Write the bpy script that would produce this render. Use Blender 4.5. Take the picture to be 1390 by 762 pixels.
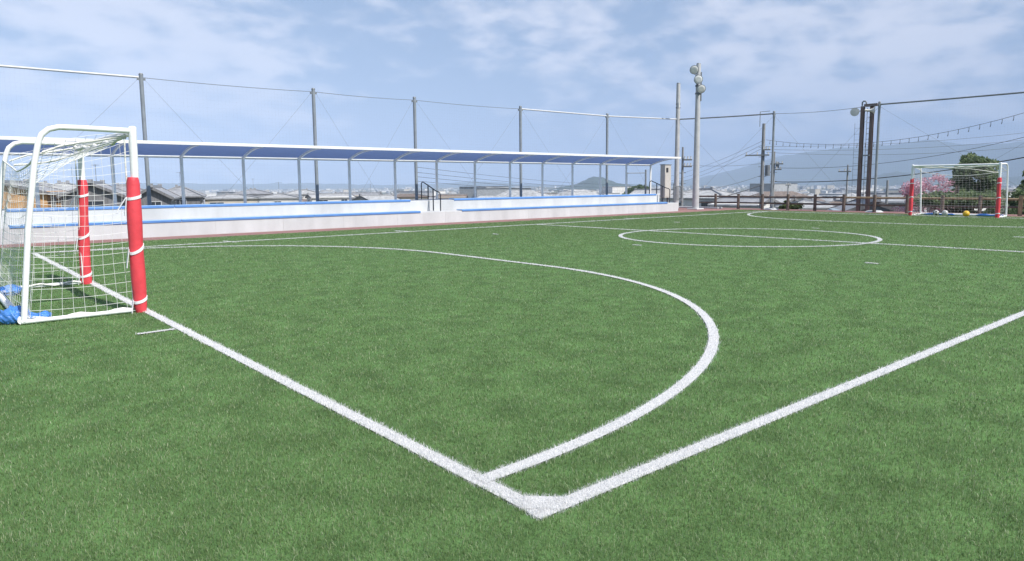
import bpy, bmesh, math, random
import numpy as np
from mathutils import Vector, Matrix
random.seed(7)
RNG = np.random.default_rng(11)
PI = math.pi
R = math.radians
for o in list(bpy.data.objects):
    bpy.data.objects.remove(o)
SC = bpy.context.scene
COL = SC.collection

# ------------------------------------------------------------------ camera
CAM = Vector((-1.972, -2.136, 1.414))
FPX, PIT, ROL, YAW, PY = 961.0, -0.11655, -0.0077, 0.86755, -18.35
fw = Vector((math.cos(YAW)*math.cos(PIT), math.sin(YAW)*math.cos(PIT), math.sin(PIT)))
r0 = Vector((math.sin(YAW), -math.cos(YAW), 0))
u0 = r0.cross(fw)
rt = math.cos(ROL)*r0 + math.sin(ROL)*u0
up = -math.sin(ROL)*r0 + math.cos(ROL)*u0
cd = bpy.data.cameras.new('camera')
cam = bpy.data.objects.new('camera', cd)
COL.objects.link(cam)
M4 = Matrix(((rt.x, up.x, -fw.x, CAM.x), (rt.y, up.y, -fw.y, CAM.y), (rt.z, up.z, -fw.z, CAM.z), (0, 0, 0, 1)))
cam.matrix_world = M4
cd.sensor_width = 36
cd.lens = 36*FPX/1390
cd.shift_y = PY/1390
cd.clip_start = 0.05
cd.clip_end = 40000
SC.camera = cam


def ray(x, y):
    return fw + rt*((x-695)/FPX) - up*((y-381-PY)/FPX)


def at(x, y, X=None, Y=None, Z=None, D=None):
    """survey helper: the world point the photograph shows at (x, y) on a known wall plane"""
    d = ray(x, y)
    if X is not None: t = (X-CAM.x)/d.x
    elif Y is not None: t = (Y-CAM.y)/d.y
    elif Z is not None: t = (Z-CAM.z)/d.z
    else: t = D/math.hypot(d.x, d.y)
    return CAM + d*t


# ------------------------------------------------------------------ world, sun, exposure
SUN_EL, SUN_ROT = R(50), None
sun_dir = Vector((0.17, -1.0, 0)).normalized()*math.cos(SUN_EL) + Vector((0, 0, math.sin(SUN_EL)))
SUN_ROT = math.atan2(sun_dir.x, sun_dir.y)
wd = bpy.data.worlds.new('World')
SC.world = wd
wd.use_nodes = True
nt = wd.node_tree
for n in list(nt.nodes): nt.nodes.remove(n)
N = nt.nodes.new
L = nt.links.new


def wmath(op, a, b=None, c=None):
    n = N('ShaderNodeMath'); n.operation = op
    for i, v in enumerate((a, b, c)):
        if v is None: continue
        if isinstance(v, (int, float)): n.inputs[i].default_value = v
        else: L(v, n.inputs[i])
    return n.outputs[0]


def wmix(fac, a, b):
    n = N('ShaderNodeMix'); n.data_type = 'RGBA'
    for s, v in ((n.inputs[0], fac), (n.inputs[6], a), (n.inputs[7], b)):
        if isinstance(v, (int, float)): s.default_value = v
        elif isinstance(v, tuple): s.default_value = v + (1,)
        else: L(v, s)
    return n.outputs[2]


sky = N('ShaderNodeTexSky'); sky.sky_type = 'NISHITA'; sky.sun_disc = False
sky.sun_elevation = SUN_EL; sky.sun_rotation = SUN_ROT
sky.air_density = 1.0; sky.dust_density = 1.0; sky.ozone_density = 1.2
tc = N('ShaderNodeTexCoord')
sep = N('ShaderNodeSeparateXYZ'); L(tc.outputs['Generated'], sep.inputs[0])
zz = wmath('MAXIMUM', sep.outputs[2], 0.0)
zp = wmath('ADD', zz, 0.38)
cx = wmath('DIVIDE', sep.outputs[0], zp)
cy = wmath('DIVIDE', sep.outputs[1], zp)
comb = N('ShaderNodeCombineXYZ'); L(cx, comb.inputs[0]); L(cy, comb.inputs[1]); L(wmath('MULTIPLY', sep.outputs[2], 2.5), comb.inputs[2])
nz = N('ShaderNodeTexNoise'); nz.inputs['Scale'].default_value = 8.0; nz.inputs['Detail'].default_value = 5
nz.inputs['Roughness'].default_value = 0.5; nz.inputs['Distortion'].default_value = 0.1
L(comb.outputs[0], nz.inputs['Vector'])
# broad banks of cloud and gaps of blue, each a lobe round a direction of the sky
lobes = [((80, 90), 9, .36), ((250, 40), 9, .40), ((320, 150), 7, .30), ((560, 10), 4, .25), ((760, 100), 4.0, .30), ((690, 60), 4, .16),
         ((840, 90), 2.6, .36), ((1000, 70), 9, .34), ((1250, 80), 9, .36), ((1240, 5), 8, .20), ((1100, 70), 4, .22), ((730, 45), 3.5, .28),
         ((1210, 110), 4, .2), ((545, 70), 2.2, .22), ((630, 50), 2.0, .22), ((150, 130), 6, .2),
         ((520, 130), 7, -.34), ((640, 110), 6, -.28), ((1120, 30), 3.5, -.30), ((900, 20), 5, -.12), ((700, 170), 8, -.24), ((60, 20), 5, -.12), ((420, 60), 3.5, -.16)]
acc = None
vn = N('ShaderNodeVectorMath'); vn.operation = 'NORMALIZE'; L(tc.outputs['Generated'], vn.inputs[0])
for (px, py), deg, amp in lobes:
    d = ray(px, py).normalized()
    dp = N('ShaderNodeVectorMath'); dp.operation = 'DOT_PRODUCT'; L(vn.outputs[0], dp.inputs[0]); dp.inputs[1].default_value = d
    k = 1/(1-math.cos(R(deg)))
    e = wmath('EXPONENT', wmath('MULTIPLY', wmath('SUBTRACT', dp.outputs['Value'], 1.0), k))
    v = wmath('MULTIPLY', e, amp)
    acc = v if acc is None else wmath('ADD', acc, v)
dens = wmath('ADD', wmath('MULTIPLY', wmath('SUBTRACT', nz.outputs[0], 0.5), 3.6), acc)
mr = N('ShaderNodeMapRange'); mr.interpolation_type = 'SMOOTHSTEP'
mr.inputs['From Min'].default_value = -0.30; mr.inputs['From Max'].default_value = 1.0
L(dens, mr.inputs['Value'])
# bright tops, lilac-grey bodies
nz2 = N('ShaderNodeTexNoise'); nz2.inputs['Scale'].default_value = 3.0; nz2.inputs['Detail'].default_value = 4
L(comb.outputs[0], nz2.inputs['Vector'])
ccol = wmix(nz2.outputs[0], (8.2, 8.5, 9.9), (12.4, 12.0, 12.3))
skym = N('ShaderNodeVectorMath'); skym.operation = 'MULTIPLY'; L(sky.outputs[0], skym.inputs[0]); skym.inputs[1].default_value = (1.0, 1.0, 1.0)
# thin high haze everywhere, thicker low down
hz = wmath('EXPONENT', wmath('MULTIPLY', zz, -5.0))
hzf = wmath('ADD', wmath('MULTIPLY', hz, 0.55), 0.36)
base = wmix(hzf, skym.outputs[0], (3.5, 5.0, 7.8))
fin = wmix(wmath('MULTIPLY', mr.outputs[0], 0.68), base, ccol)
bg = N('ShaderNodeBackground'); bg.inputs['Strength'].default_value = 0.052
L(fin, bg.inputs[0])
wo = N('ShaderNodeOutputWorld'); L(bg.outputs[0], wo.inputs[0])

sd = bpy.data.lights.new('sun', 'SUN'); sd.energy = 3.2; sd.angle = R(0.6); sd.color = (1.0, 0.955, 0.89)
sun = bpy.data.objects.new('sun', sd); COL.objects.link(sun)
sun.rotation_euler = sun_dir.to_track_quat('Z', 'Y').to_euler()
sun.location = (0, -40, 60)
SC.view_settings.view_transform = 'Standard'
SC.view_settings.look = 'None'
SC.view_settings.gamma = 1
SC.view_settings.use_curve_mapping = False
SC.view_settings.exposure = 1.05
SC.render.engine = 'CYCLES'
SC.cycles.max_bounces = 6
SC.cycles.volume_bounces = 1
SC.cycles.transparent_max_bounces = 8


# ------------------------------------------------------------------ material helpers
def mat(name, col, rough=0.6, metal=0.0, var=0.0, scale=6.0, bump=0.0, bscale=60.0, spec=0.5, col2=None, detail=5, streak=None, trans=0.0):
    m = bpy.data.materials.new(name); m.use_nodes = True
    t = m.node_tree; nn, ll = t.nodes, t.links
    b = nn['Principled BSDF']
    b.inputs['Roughness'].default_value = rough
    b.inputs['Metallic'].default_value = metal
    b.inputs['Specular IOR Level'].default_value = spec
    co = nn.new('ShaderNodeTexCoord')
    c4 = tuple(col) + (1,)
    if var > 0 or col2:
        mp = nn.new('ShaderNodeMapping'); ll.new(co.outputs['Object'], mp.inputs[0])
        if streak: mp.inputs['Scale'].default_value = streak
        n1 = nn.new('ShaderNodeTexNoise'); n1.inputs['Scale'].default_value = scale; n1.inputs['Detail'].default_value = detail
        n1.inputs['Roughness'].default_value = 0.62
        ll.new(mp.outputs[0], n1.inputs['Vector'])
        rp = nn.new('ShaderNodeValToRGB'); ll.new(n1.outputs[0], rp.inputs[0])
        rp.color_ramp.elements[0].position = 0.32; rp.color_ramp.elements[1].position = 0.68
        lo = tuple(max(0, c*(1-var)) for c in col) if not col2 else tuple(col2)
        hi = tuple(min(1, c*(1+var*.5)) for c in col)
        rp.color_ramp.elements[0].color = lo + (1,); rp.color_ramp.elements[1].color = hi + (1,)
        ll.new(rp.outputs[0], b.inputs['Base Color'])
    else:
        b.inputs['Base Color'].default_value = c4
    if bump > 0:
        n2 = nn.new('ShaderNodeTexNoise'); n2.inputs['Scale'].default_value = bscale; n2.inputs['Detail'].default_value = 6
        ll.new(co.outputs['Object'], n2.inputs['Vector'])
        bp = nn.new('ShaderNodeBump'); bp.inputs['Strength'].default_value = bump; bp.inputs['Distance'].default_value = 0.02
        ll.new(n2.outputs[0], bp.inputs['Height']); ll.new(bp.outputs[0], b.inputs['Normal'])
    if trans > 0:
        tr = nn.new('ShaderNodeBsdfTranslucent'); mx = nn.new('ShaderNodeMixShader'); mx.inputs[0].default_value = trans
        if b.inputs['Base Color'].is_linked: ll.new(b.inputs['Base Color'].links[0].from_socket, tr.inputs[0])
        else: tr.inputs[0].default_value = c4
        ll.new(b.outputs[0], mx.inputs[1]); ll.new(tr.outputs[0], mx.inputs[2])
        ll.new(mx.outputs[0], nn['Material Output'].inputs[0])
    return m


def leaf_mat(name, dark, mid, light, trans=0.35, rough=0.5, pos=(0.1, 0.6, 0.95)):
    """colour from the per-leaf 'tone' attribute plus large soft patches"""
    m = bpy.data.materials.new(name); m.use_nodes = True
    t = m.node_tree; nn, ll = t.nodes, t.links
    b = nn['Principled BSDF']; b.inputs['Roughness'].default_value = rough; b.inputs['Specular IOR Level'].default_value = 0.35
    a = nn.new('ShaderNodeAttribute'); a.attribute_name = 'tone'
    co = nn.new('ShaderNodeTexCoord')
    n1 = nn.new('ShaderNodeTexNoise'); n1.inputs['Scale'].default_value = 0.9; n1.inputs['Detail'].default_value = 5; ll.new(co.outputs['Object'], n1.inputs['Vector'])
    ma = nn.new('ShaderNodeMath'); ma.operation = 'MULTIPLY_ADD'; ma.inputs[1].default_value = 0.9; ma.inputs[2].default_value = -0.45
    ll.new(n1.outputs[0], ma.inputs[0])
    ad = nn.new('ShaderNodeMath'); ad.operation = 'ADD'; ll.new(ma.outputs[0], ad.inputs[0]); ll.new(a.outputs['Fac'], ad.inputs[1])
    rp = nn.new('ShaderNodeValToRGB'); ll.new(ad.outputs[0], rp.inputs[0])
    e = rp.color_ramp.elements
    e[0].position = pos[0]; e[0].color = tuple(dark) + (1,); e[1].position = pos[2]; e[1].color = tuple(light) + (1,)
    x = e.new(pos[1]); x.color = tuple(mid) + (1,)
    ll.new(rp.outputs[0], b.inputs['Base Color'])
    tr = nn.new('ShaderNodeBsdfTranslucent'); mx = nn.new('ShaderNodeMixShader'); mx.inputs[0].default_value = trans
    ll.new(rp.outputs[0], tr.inputs[0]); ll.new(b.outputs[0], mx.inputs[1]); ll.new(tr.outputs[0], mx.inputs[2])
    ll.new(mx.outputs[0], nn['Material Output'].inputs[0])
    return m


def tile_mat(name, col, freq=9.0):
    """Japanese pantile roof: courses and rolls as bump, patchy greys as colour"""
    m = mat(name, col, 0.55, 0, 0.35, 1.7)
    t = m.node_tree; nn, ll = t.nodes, t.links
    b = nn['Principled BSDF']; co = nn.new('ShaderNodeTexCoord')
    w1 = nn.new('ShaderNodeTexWave'); w1.bands_direction = 'X'; w1.inputs['Scale'].default_value = freq/6.28*2; w1.inputs['Distortion'].default_value = 0.3
    w2 = nn.new('ShaderNodeTexWave'); w2.bands_direction = 'Z'; w2.wave_profile = 'SAW'; w2.inputs['Scale'].default_value = freq/6.28*2.6
    ll.new(co.outputs['Object'], w1.inputs['Vector']); ll.new(co.outputs['Object'], w2.inputs['Vector'])
    ad = nn.new('ShaderNodeMath'); ad.operation = 'ADD'; ll.new(w1.outputs['Fac'], ad.inputs[0]); ll.new(w2.outputs['Fac'], ad.inputs[1])
    bp = nn.new('ShaderNodeBump'); bp.inputs['Strength'].default_value = 0.7; bp.inputs['Distance'].default_value = 0.05
    ll.new(ad.outputs[0], bp.inputs['Height']); ll.new(bp.outputs[0], b.inputs['Normal'])
    return m


MT = dict(
    turf_base=mat('turf_base', (0.095, 0.185, 0.060), 0.9, 0, 0.4, 3.0, 0.3, 90, 0.2),
    white_fibre=leaf_mat('white_fibre', (0.72, 0.72, 0.72), (0.82, 0.82, 0.815), (0.88, 0.88, 0.87), 0.44),
    white_base=mat('white_base', (0.60, 0.60, 0.60), 0.9, 0, 0.1, 40, 0.4, 150, 0.2),
    green_fibre=None,
    red_ground=mat('red_rubber_ground', (0.30, 0.175, 0.165), 0.95, 0, 0.22, 3.0, 0.5, 160, 0.2),
    concrete=mat('white_concrete', (0.55, 0.565, 0.58), 0.85, 0, 0.15, 1.2, 0.25, 70, 0.3, streak=(1, 1, 0.35)),
    concrete_dk=mat('grey_concrete', (0.42, 0.42, 0.41), 0.9, 0, 0.25, 3, 0.3, 60, 0.3),
    pole_grey=mat('pole_grey', (0.25, 0.26, 0.27), 0.85, 0, 0.2, 4),
    pole_conc=mat('pole_concrete', (0.47, 0.48, 0.49), 0.8, 0, 0.15, 4, 0.15, 60, 0.3),
    white_paint=mat('white_paint', (0.84, 0.845, 0.855), 0.55, 0, 0.08, 9, 0.06, 40),
    canopy_paint=mat('canopy_paint', (0.90, 0.88, 0.84), 0.4, 0, 0.08, 5),
    red_vinyl=mat('red_vinyl', (0.74, 0.064, 0.084), 0.5, 0, 0.16, 5, 0.45, 11),
    strap=mat('white_strap', (0.82, 0.80, 0.83), 0.8, 0, 0.1, 30),
    net=mat('net_twine', (0.80, 0.81, 0.80), 0.9),
    net_rope=mat('net_rope', (0.74, 0.73, 0.70), 0.9, 0, 0.15, 50),
    blue_tarp=mat('blue_tarp', (0.07, 0.24, 0.66), 0.4, 0, 0.35, 7, 0.5, 26),
    blue_bench=mat('blue_bench', (0.25, 0.45, 0.76), 0.42, 0, 0.10, 3),
    blue_edge=mat('blue_edge', (0.10, 0.24, 0.56), 0.5, 0, 0.10, 3),
    canopy_blue=None,
    galv=mat('galvanised_steel', (0.25, 0.28, 0.31), 0.5, 0.1, 0.18, 5),
    galv_dk=mat('weathered_steel', (0.20, 0.22, 0.24), 0.55, 0.3, 0.2, 5),
    black_steel=mat('black_steel', (0.022, 0.026, 0.036), 0.4, 0.2),
    wire=mat('wire_sheath', (0.05, 0.055, 0.065), 0.6),
    rope=mat('thin_steel_rope', (0.16, 0.18, 0.21), 0.6),
    brown_steel=mat('brown_steel', (0.15, 0.11, 0.105), 0.6, 0, 0.25, 3, 0.1),
    wood=mat('weathered_wood', (0.17, 0.135, 0.115), 0.85, 0, 0.4, 5, 0.5, 40, 0.2, streak=(1, 1, 1)),
    wood_lt=mat('dry_wood', (0.34, 0.25, 0.16), 0.85, 0, 0.35, 6, 0.4, 40, 0.2),
    lamp_shell=mat('lamp_shell', (0.60, 0.61, 0.62), 0.45, 0.0, 0.1, 6),
    lamp_glass=mat('lamp_glass', (0.74, 0.75, 0.75), 0.3, 0, 0.08, 12),
    horn=mat('horn_grey', (0.60, 0.60, 0.58), 0.45, 0, 0.1, 8),
    box_grey=mat('cabinet_grey', (0.50, 0.48, 0.45), 0.6, 0, 0.1, 4),
    dark=mat('dark_plastic', (0.03, 0.032, 0.035), 0.5),
    ball_white=mat('ball_white', (0.62, 0.62, 0.60), 0.5, 0, 0.3, 22),
    ball_black=mat('ball_black', (0.06, 0.06, 0.07), 0.5),
    ball_yellow=mat('ball_yellow', (0.78, 0.47, 0.03), 0.5, 0, 0.18, 12),
    wall_white=mat('plaster_white', (0.68, 0.67, 0.65), 0.85, 0, 0.15, 0.8, streak=(1, 1, .4)),
    wall_cream=mat('plaster_cream', (0.55, 0.50, 0.42), 0.85, 0, 0.18, 0.8),
    wall_dark=mat('charred_boards', (0.19, 0.19, 0.20), 0.8, 0, 0.35, 2.2, streak=(4, 4, .4)),
    wall_grey=mat('plaster_grey', (0.36, 0.38, 0.40), 0.85, 0, 0.18, 0.8),
    wall_blue=mat('siding_bluegrey', (0.30, 0.37, 0.43), 0.7, 0, 0.12, 0.8),
    wall_orange=mat('plaster_ochre', (0.52, 0.30, 0.13), 0.85, 0, 0.18, 0.8),
    win_frame=mat('window_frame', (0.62, 0.63, 0.64), 0.4, 0.3),
    win_glass=mat('window_glass', (0.045, 0.055, 0.07), 0.08, 0, 0, spec=0.8),
    tile_grey=tile_mat('tiles_grey', (0.35, 0.36, 0.385)),
    tile_light=tile_mat('tiles_light', (0.47, 0.48, 0.49)),
    tile_brown=tile_mat('tiles_brown', (0.23, 0.185, 0.16)),
    ridge=mat('ridge_tiles', (0.30, 0.31, 0.33), 0.55, 0, 0.3, 4),
    soil=mat('field_soil', (0.13, 0.135, 0.085), 0.95, 0, 0.45, 0.02, 0.0, detail=9),
    hill=mat('wooded_hill', (0.040, 0.065, 0.042), 0.95, 0, 0.5, 0.01, detail=9),
    trunk=mat('bark', (0.10, 0.075, 0.058), 0.9, 0, 0.4, 12, 0.6, 30),
    leaf_dark=leaf_mat('evergreen_leaves', (0.105, 0.155, 0.088), (0.185, 0.250, 0.125), (0.31, 0.37, 0.20), 0.58),
    leaf_bush=leaf_mat('bush_leaves', (0.04, 0.065, 0.02), (0.09, 0.13, 0.04), (0.17, 0.20, 0.08), 0.3),
    blossom=leaf_mat('pink_blossom', (0.46, 0.24, 0.31), (0.70, 0.42, 0.51), (0.84, 0.66, 0.72), 0.35),
)


def make_turf_mat():
    m = leaf_mat('turf_fibre', (0.114, 0.178, 0.068), (0.224, 0.330, 0.126), (0.46, 0.51, 0.33), 0.5, 0.42, (0.05, 0.55, 1.12))
    nn, ll = m.node_tree.nodes, m.node_tree.links
    # a second, wider patchiness: trodden and brushed areas
    n1 = [n for n in nn if n.type == 'TEX_NOISE'][0]
    n1.inputs['Scale'].default_value = 3.2; n1.inputs['Detail'].default_value = 7; n1.inputs['Roughness'].default_value = 0.6
    ma = [n for n in nn if n.type == 'MATH' and n.operation == 'MULTIPLY_ADD'][0]
    ma.inputs[1].default_value = 0.38; ma.inputs[2].default_value = -0.175
    return m


MT['green_fibre'] = make_turf_mat()


def make_canopy_mat():
    m = bpy.data.materials.new('blue_polycarbonate'); m.use_nodes = True
    nn, ll = m.node_tree.nodes, m.node_tree.links
    b = nn['Principled BSDF']; b.inputs['Base Color'].default_value = (0.15, 0.18, 0.30, 1); b.inputs['Roughness'].default_value = 0.25
    tr = nn.new('ShaderNodeBsdfTranslucent'); tr.inputs[0].default_value = (0.35, 0.44, 0.63, 1)
    mx = nn.new('ShaderNodeMixShader'); mx.inputs[0].default_value = 0.7
    ll.new(b.outputs[0], mx.inputs[1]); ll.new(tr.outputs[0], mx.inputs[2]); ll.new(mx.outputs[0], nn['Material Output'].inputs[0])
    return m


MT['canopy_blue'] = make_canopy_mat()


# ------------------------------------------------------------------ mesh helpers
class MB:
    def __init__(s): s.v = []; s.f = []; s.mi = []; s.sm = []

    def add(s, vs, fs, mi=0, smooth=False):
        k = len(s.v); s.v += [tuple(v) for v in vs]
        for f in fs: s.f.append(tuple(k+i for i in f)); s.mi.append(mi); s.sm.append(smooth)
        return s

    def box(s, a, b, mi=0):
        x0, y0, z0 = a; x1, y1, z1 = b
        s.add([(x0, y0, z0), (x1, y0, z0), (x1, y1, z0), (x0, y1, z0), (x0, y0, z1), (x1, y0, z1), (x1, y1, z1), (x0, y1, z1)],
              [(0, 3, 2, 1), (4, 5, 6, 7), (0, 1, 5, 4), (1, 2, 6, 5), (2, 3, 7, 6), (3, 0, 4, 7)], mi); return s

    def beam(s, p, q, w, h, mi=0, upv=(0, 0, 1)):
        p, q = Vector(p), Vector(q); d = (q-p).normalized(); u = Vector(upv)
        if abs(d.dot(u)) > .98: u = Vector((1, 0, 0))
        x = d.cross(u).normalized()*w/2; y = x.cross(d).normalized()*h/2
        vs = [p-x-y, p+x-y, p+x+y, p-x+y, q-x-y, q+x-y, q+x+y, q-x+y]
        s.add(vs, [(0, 1, 2, 3), (7, 6, 5, 4), (0, 4, 5, 1), (1, 5, 6, 2), (2, 6, 7, 3), (3, 7, 4, 0)], mi); return s

    def tube(s, pts, r, n=8, mi=0, cap=True, smooth=True):
        pts = [Vector(p) for p in pts]; m = len(pts)
        rr = r if isinstance(r, (list, tuple)) else [r]*m
        k = len(s.v); ref = None
        for i, p in enumerate(pts):
            t = (pts[min(i+1, m-1)] - pts[max(i-1, 0)])
            if t.length < 1e-9: t = Vector((0, 0, 1))
            t.normalize()
            if ref is None:
                ref = Vector((0, 0, 1)) if abs(t.z) < .9 else Vector((1, 0, 0))
            a = ref - t*ref.dot(t)
            if a.length < 1e-6: a = Vector((0, 1, 0)) - t*t.y
            a.normalize(); b = t.cross(a); ref = a
            for j in range(n):
                an = 2*PI*j/n; s.v.append(tuple(p + (a*math.cos(an)+b*math.sin(an))*rr[i]))
        for i in range(m-1):
            for j in range(n):
                s.f.append((k+i*n+j, k+i*n+(j+1) % n, k+(i+1)*n+(j+1) % n, k+(i+1)*n+j)); s.mi.append(mi); s.sm.append(smooth)
        if cap:
            q = len(s.v); s.v += [s.v[k+j] for j in range(n)]+[s.v[k+(m-1)*n+j] for j in range(n)]   # own vertices, so the caps do not bend the side's shading
            s.f.append(tuple(q+j for j in reversed(range(n)))); s.mi.append(mi); s.sm.append(False)
            s.f.append(tuple(q+n+j for j in range(n))); s.mi.append(mi); s.sm.append(False)
        return s

    def ball(s, c, r, nu=16, nv=10, mi=0, sc=(1, 1, 1)):
        vs = [(c[0], c[1], c[2]+r*sc[2])]
        for i in range(1, nv):
            for j in range(nu):
                th = PI*i/nv; ph = 2*PI*j/nu
                vs.append((c[0]+r*sc[0]*math.sin(th)*math.cos(ph), c[1]+r*sc[1]*math.sin(th)*math.sin(ph), c[2]+r*sc[2]*math.cos(th)))
        vs.append((c[0], c[1], c[2]-r*sc[2]))
        fs = [(0, 1+j, 1+(j+1) % nu) for j in range(nu)]
        for i in range(nv-2):
            for j in range(nu):
                fs.append((1+i*nu+j, 1+(i+1)*nu+j, 1+(i+1)*nu+(j+1) % nu, 1+i*nu+(j+1) % nu))
        e = len(vs)-1; k = 1+(nv-2)*nu
        fs += [(e, k+(j+1) % nu, k+j) for j in range(nu)]
        return s.add(vs, fs, mi, True)

    def build(s, name, mats, parent=None, loc=None, bevel=0):
        me = bpy.data.meshes.new(name); me.from_pydata(s.v, [], s.f)
        if not isinstance(mats, (list, tuple)): mats = [mats]
        for m in mats: me.materials.append(m)
        me.polygons.foreach_set('material_index', s.mi); me.polygons.foreach_set('use_smooth', s.sm); me.update()
        o = bpy.data.objects.new(name, me); COL.objects.link(o)
        if parent: o.parent = parent
        if loc: o.location = loc
        if bevel:
            b = o.modifiers.new('bevel', 'BEVEL'); b.width = bevel; b.segments = 2; b.limit_method = 'ANGLE'
        return o


def tag(o, label=None, cat=None, group=None, kind=None):
    if label: o['label'] = label
    if cat: o['category'] = cat
    if group: o['group'] = group
    if kind: o['kind'] = kind
    return o


def empty(name, loc, rz=0, label=None, cat=None, group=None):
    o = bpy.data.objects.new(name, None); COL.objects.link(o); o.location = loc; o.rotation_euler = (0, 0, rz)
    o.empty_display_size = 0.2
    return tag(o, label, cat, group)


def copy_tree(o, parent=None):
    c = o.copy(); COL.objects.link(c); c.parent = parent
    for ch in list(o.children): copy_tree(ch, c)
    return c


def cards(name, mt, P, size, tone, nrm=None, aspect=1.6, parent=None):
    """many small separate leaf-sized quads; P (n,3) numpy"""
    n = len(P)
    d = RNG.normal(size=(n, 3)); d /= np.linalg.norm(d, axis=1)[:, None]
    e = RNG.normal(size=(n, 3)); e -= d*(e*d).sum(1)[:, None]; e /= np.linalg.norm(e, axis=1)[:, None]
    s = size*RNG.uniform(.6, 1.3, n)[:, None]
    a = d*s*aspect/2; b = e*s/2
    V = np.empty((n, 4, 3)); V[:, 0] = P-a; V[:, 1] = P+b*.9-a*.1; V[:, 2] = P+a; V[:, 3] = P-b*.9+a*.1
    return quads(name, mt, V.reshape(-1, 3), 4, np.repeat(tone, 4), parent)


def quads(name, mt, V, per, tone, parent=None):
    nv = len(V); nf = nv//per
    me = bpy.data.meshes.new(name); me.vertices.add(nv); me.vertices.foreach_set('co', V.astype(np.float32).ravel())
    me.loops.add(nv); me.loops.foreach_set('vertex_index', np.arange(nv, dtype=np.int32))
    me.polygons.add(nf); me.polygons.foreach_set('loop_start', np.arange(0, nv, per, dtype=np.int32))
    at_ = me.attributes.new('tone', 'FLOAT', 'POINT'); at_.data.foreach_set('value', tone.astype(np.float32))
    me.materials.append(mt); me.update(calc_edges=True)
    o = bpy.data.objects.new(name, me); COL.objects.link(o)
    if parent: o.parent = parent
    return o


# ------------------------------------------------------------------ setting: ground, hills, haze
FL, FW_ = 29.31, 16.16          # the painted pitch: length along X, width along Y
LINE_W = 0.102


def plateau_dist(x, y):
    dx = np.maximum(np.maximum(-40-x, x-33.6), 0); dy = np.maximum(np.maximum(-40-y, y-23.6), 0)
    return np.hypot(dx, dy)


def ground_z(x, y):
    d = plateau_dist(x, y)
    s1 = np.clip(d/5, 0, 1); s1 = s1*s1*(3-2*s1)
    s2 = np.clip((d-40)/900, 0, 1)
    return -0.06 - 5.2*s1 - 21*s2


def ground_sheet():
    nr, na = 150, 220
    rr = np.concatenate([np.linspace(0.5, 90, 100), np.geomspace(93, 16000, nr-100)])
    aa = np.linspace(0, 2*PI, na, endpoint=False)
    A, RR = np.meshgrid(aa, rr)
    x = 14+RR*np.cos(A); y = 8+RR*np.sin(A); z = ground_z(x, y)
    V = np.stack([x, y, z], -1).reshape(-1, 3)
    mb = MB(); vs = [tuple(v) for v in V]; fs = []
    for i in range(nr-1):
        for j in range(na):
            fs.append((i*na+j, i*na+(j+1) % na, (i+1)*na+(j+1) % na, (i+1)*na+j))
    fs.append(tuple(range(na)))
    mb.add(vs, fs, 0, True)
    return tag(mb.build('ground', MT['soil']), kind='structure')


ground_sheet()
mb = MB(); mb.box((-14, -14, -0.3), (33.3, 23.4, -0.012)); tag(mb.build('red_surround', MT['red_ground']), kind='structure')
mb = MB(); mb.box((-12, -12, -0.2), (30.75, 18.36, 0.004)); tag(mb.build('turf', MT['turf_base']), kind='structure')


# ---- painted markings: (name, polyline or arc) as sampled centre lines, filled with white fibres
def seg(a, b): return np.array([a, b], float)


def arcpts(c, r, a0, a1, n=80):
    t = np.linspace(a0, a1, n); return np.stack([c[0]+r*np.cos(t), c[1]+r*np.sin(t)], -1)


PR = 6.316
Y0, Y1 = 6.751, 9.75
YF0, YF1 = 6.45, 9.45
area_near = np.concatenate([arcpts((0, Y0), PR, -PI/2, 0), arcpts((0, Y1), PR, 0, PI/2)])
area_far = np.concatenate([arcpts((FL, YF0), PR, -PI/2, -PI), arcpts((FL, YF1), PR, PI, PI/2)])
MARKS = [
    ('goal_line', seg((0, 0), (0, FW_)), LINE_W), ('goal_line', seg((FL, 0), (FL, FW_)), LINE_W),
    ('touchline', seg((-LINE_W/2, 0), (FL, 0)), LINE_W), ('touchline', seg((0, FW_), (FL, FW_)), LINE_W),
    ('halfway_line', seg((FL/2, 0), (FL/2, FW_)), LINE_W),
    ('centre_circle', arcpts((FL/2, FW_/2), 3.19, 0, 2*PI, 160), LINE_W),
    ('penalty_area_line', area_near, LINE_W), ('penalty_area_line', area_far, LINE_W),
    ('corner_mark', seg((0.0, 0.125), (0.125, 0.0)), 0.14),
    ('substitution_mark', seg((-.40, 5.28), (-.06, 5.30)), .068),
    ('substitution_mark', seg((4.14, 16.55), (4.24, 15.95)), .07), ('substitution_mark', seg((9.40, 16.85), (9.50, 16.2)), .08),
    ('substitution_mark', seg((19.92, 16.66), (20.02, 16.07)), .08), ('substitution_mark', seg((25.1, 16.66), (25.2, 16.0)), .08),
]
for X in (10.6, 18.95):
    for Y in (3.1, 8.28, 13.4): MARKS.append(('penalty_mark', seg((X, Y-.11), (X, Y+.11)), .085))


def resample(P, step):
    d = np.r_[0, np.cumsum(np.hypot(*np.diff(P, axis=0).T))]
    n = max(2, int(d[-1]/step)+1); t = np.linspace(0, d[-1], n)
    return np.stack([np.interp(t, d, P[:, 0]), np.interp(t, d, P[:, 1])], -1), d[-1]


GRID = 0.02
GX0, GY0, GW, GH = -6.0, -6.0, int(37.5/GRID), int(25.5/GRID)
MASK = np.zeros((GW, GH), bool)


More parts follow.
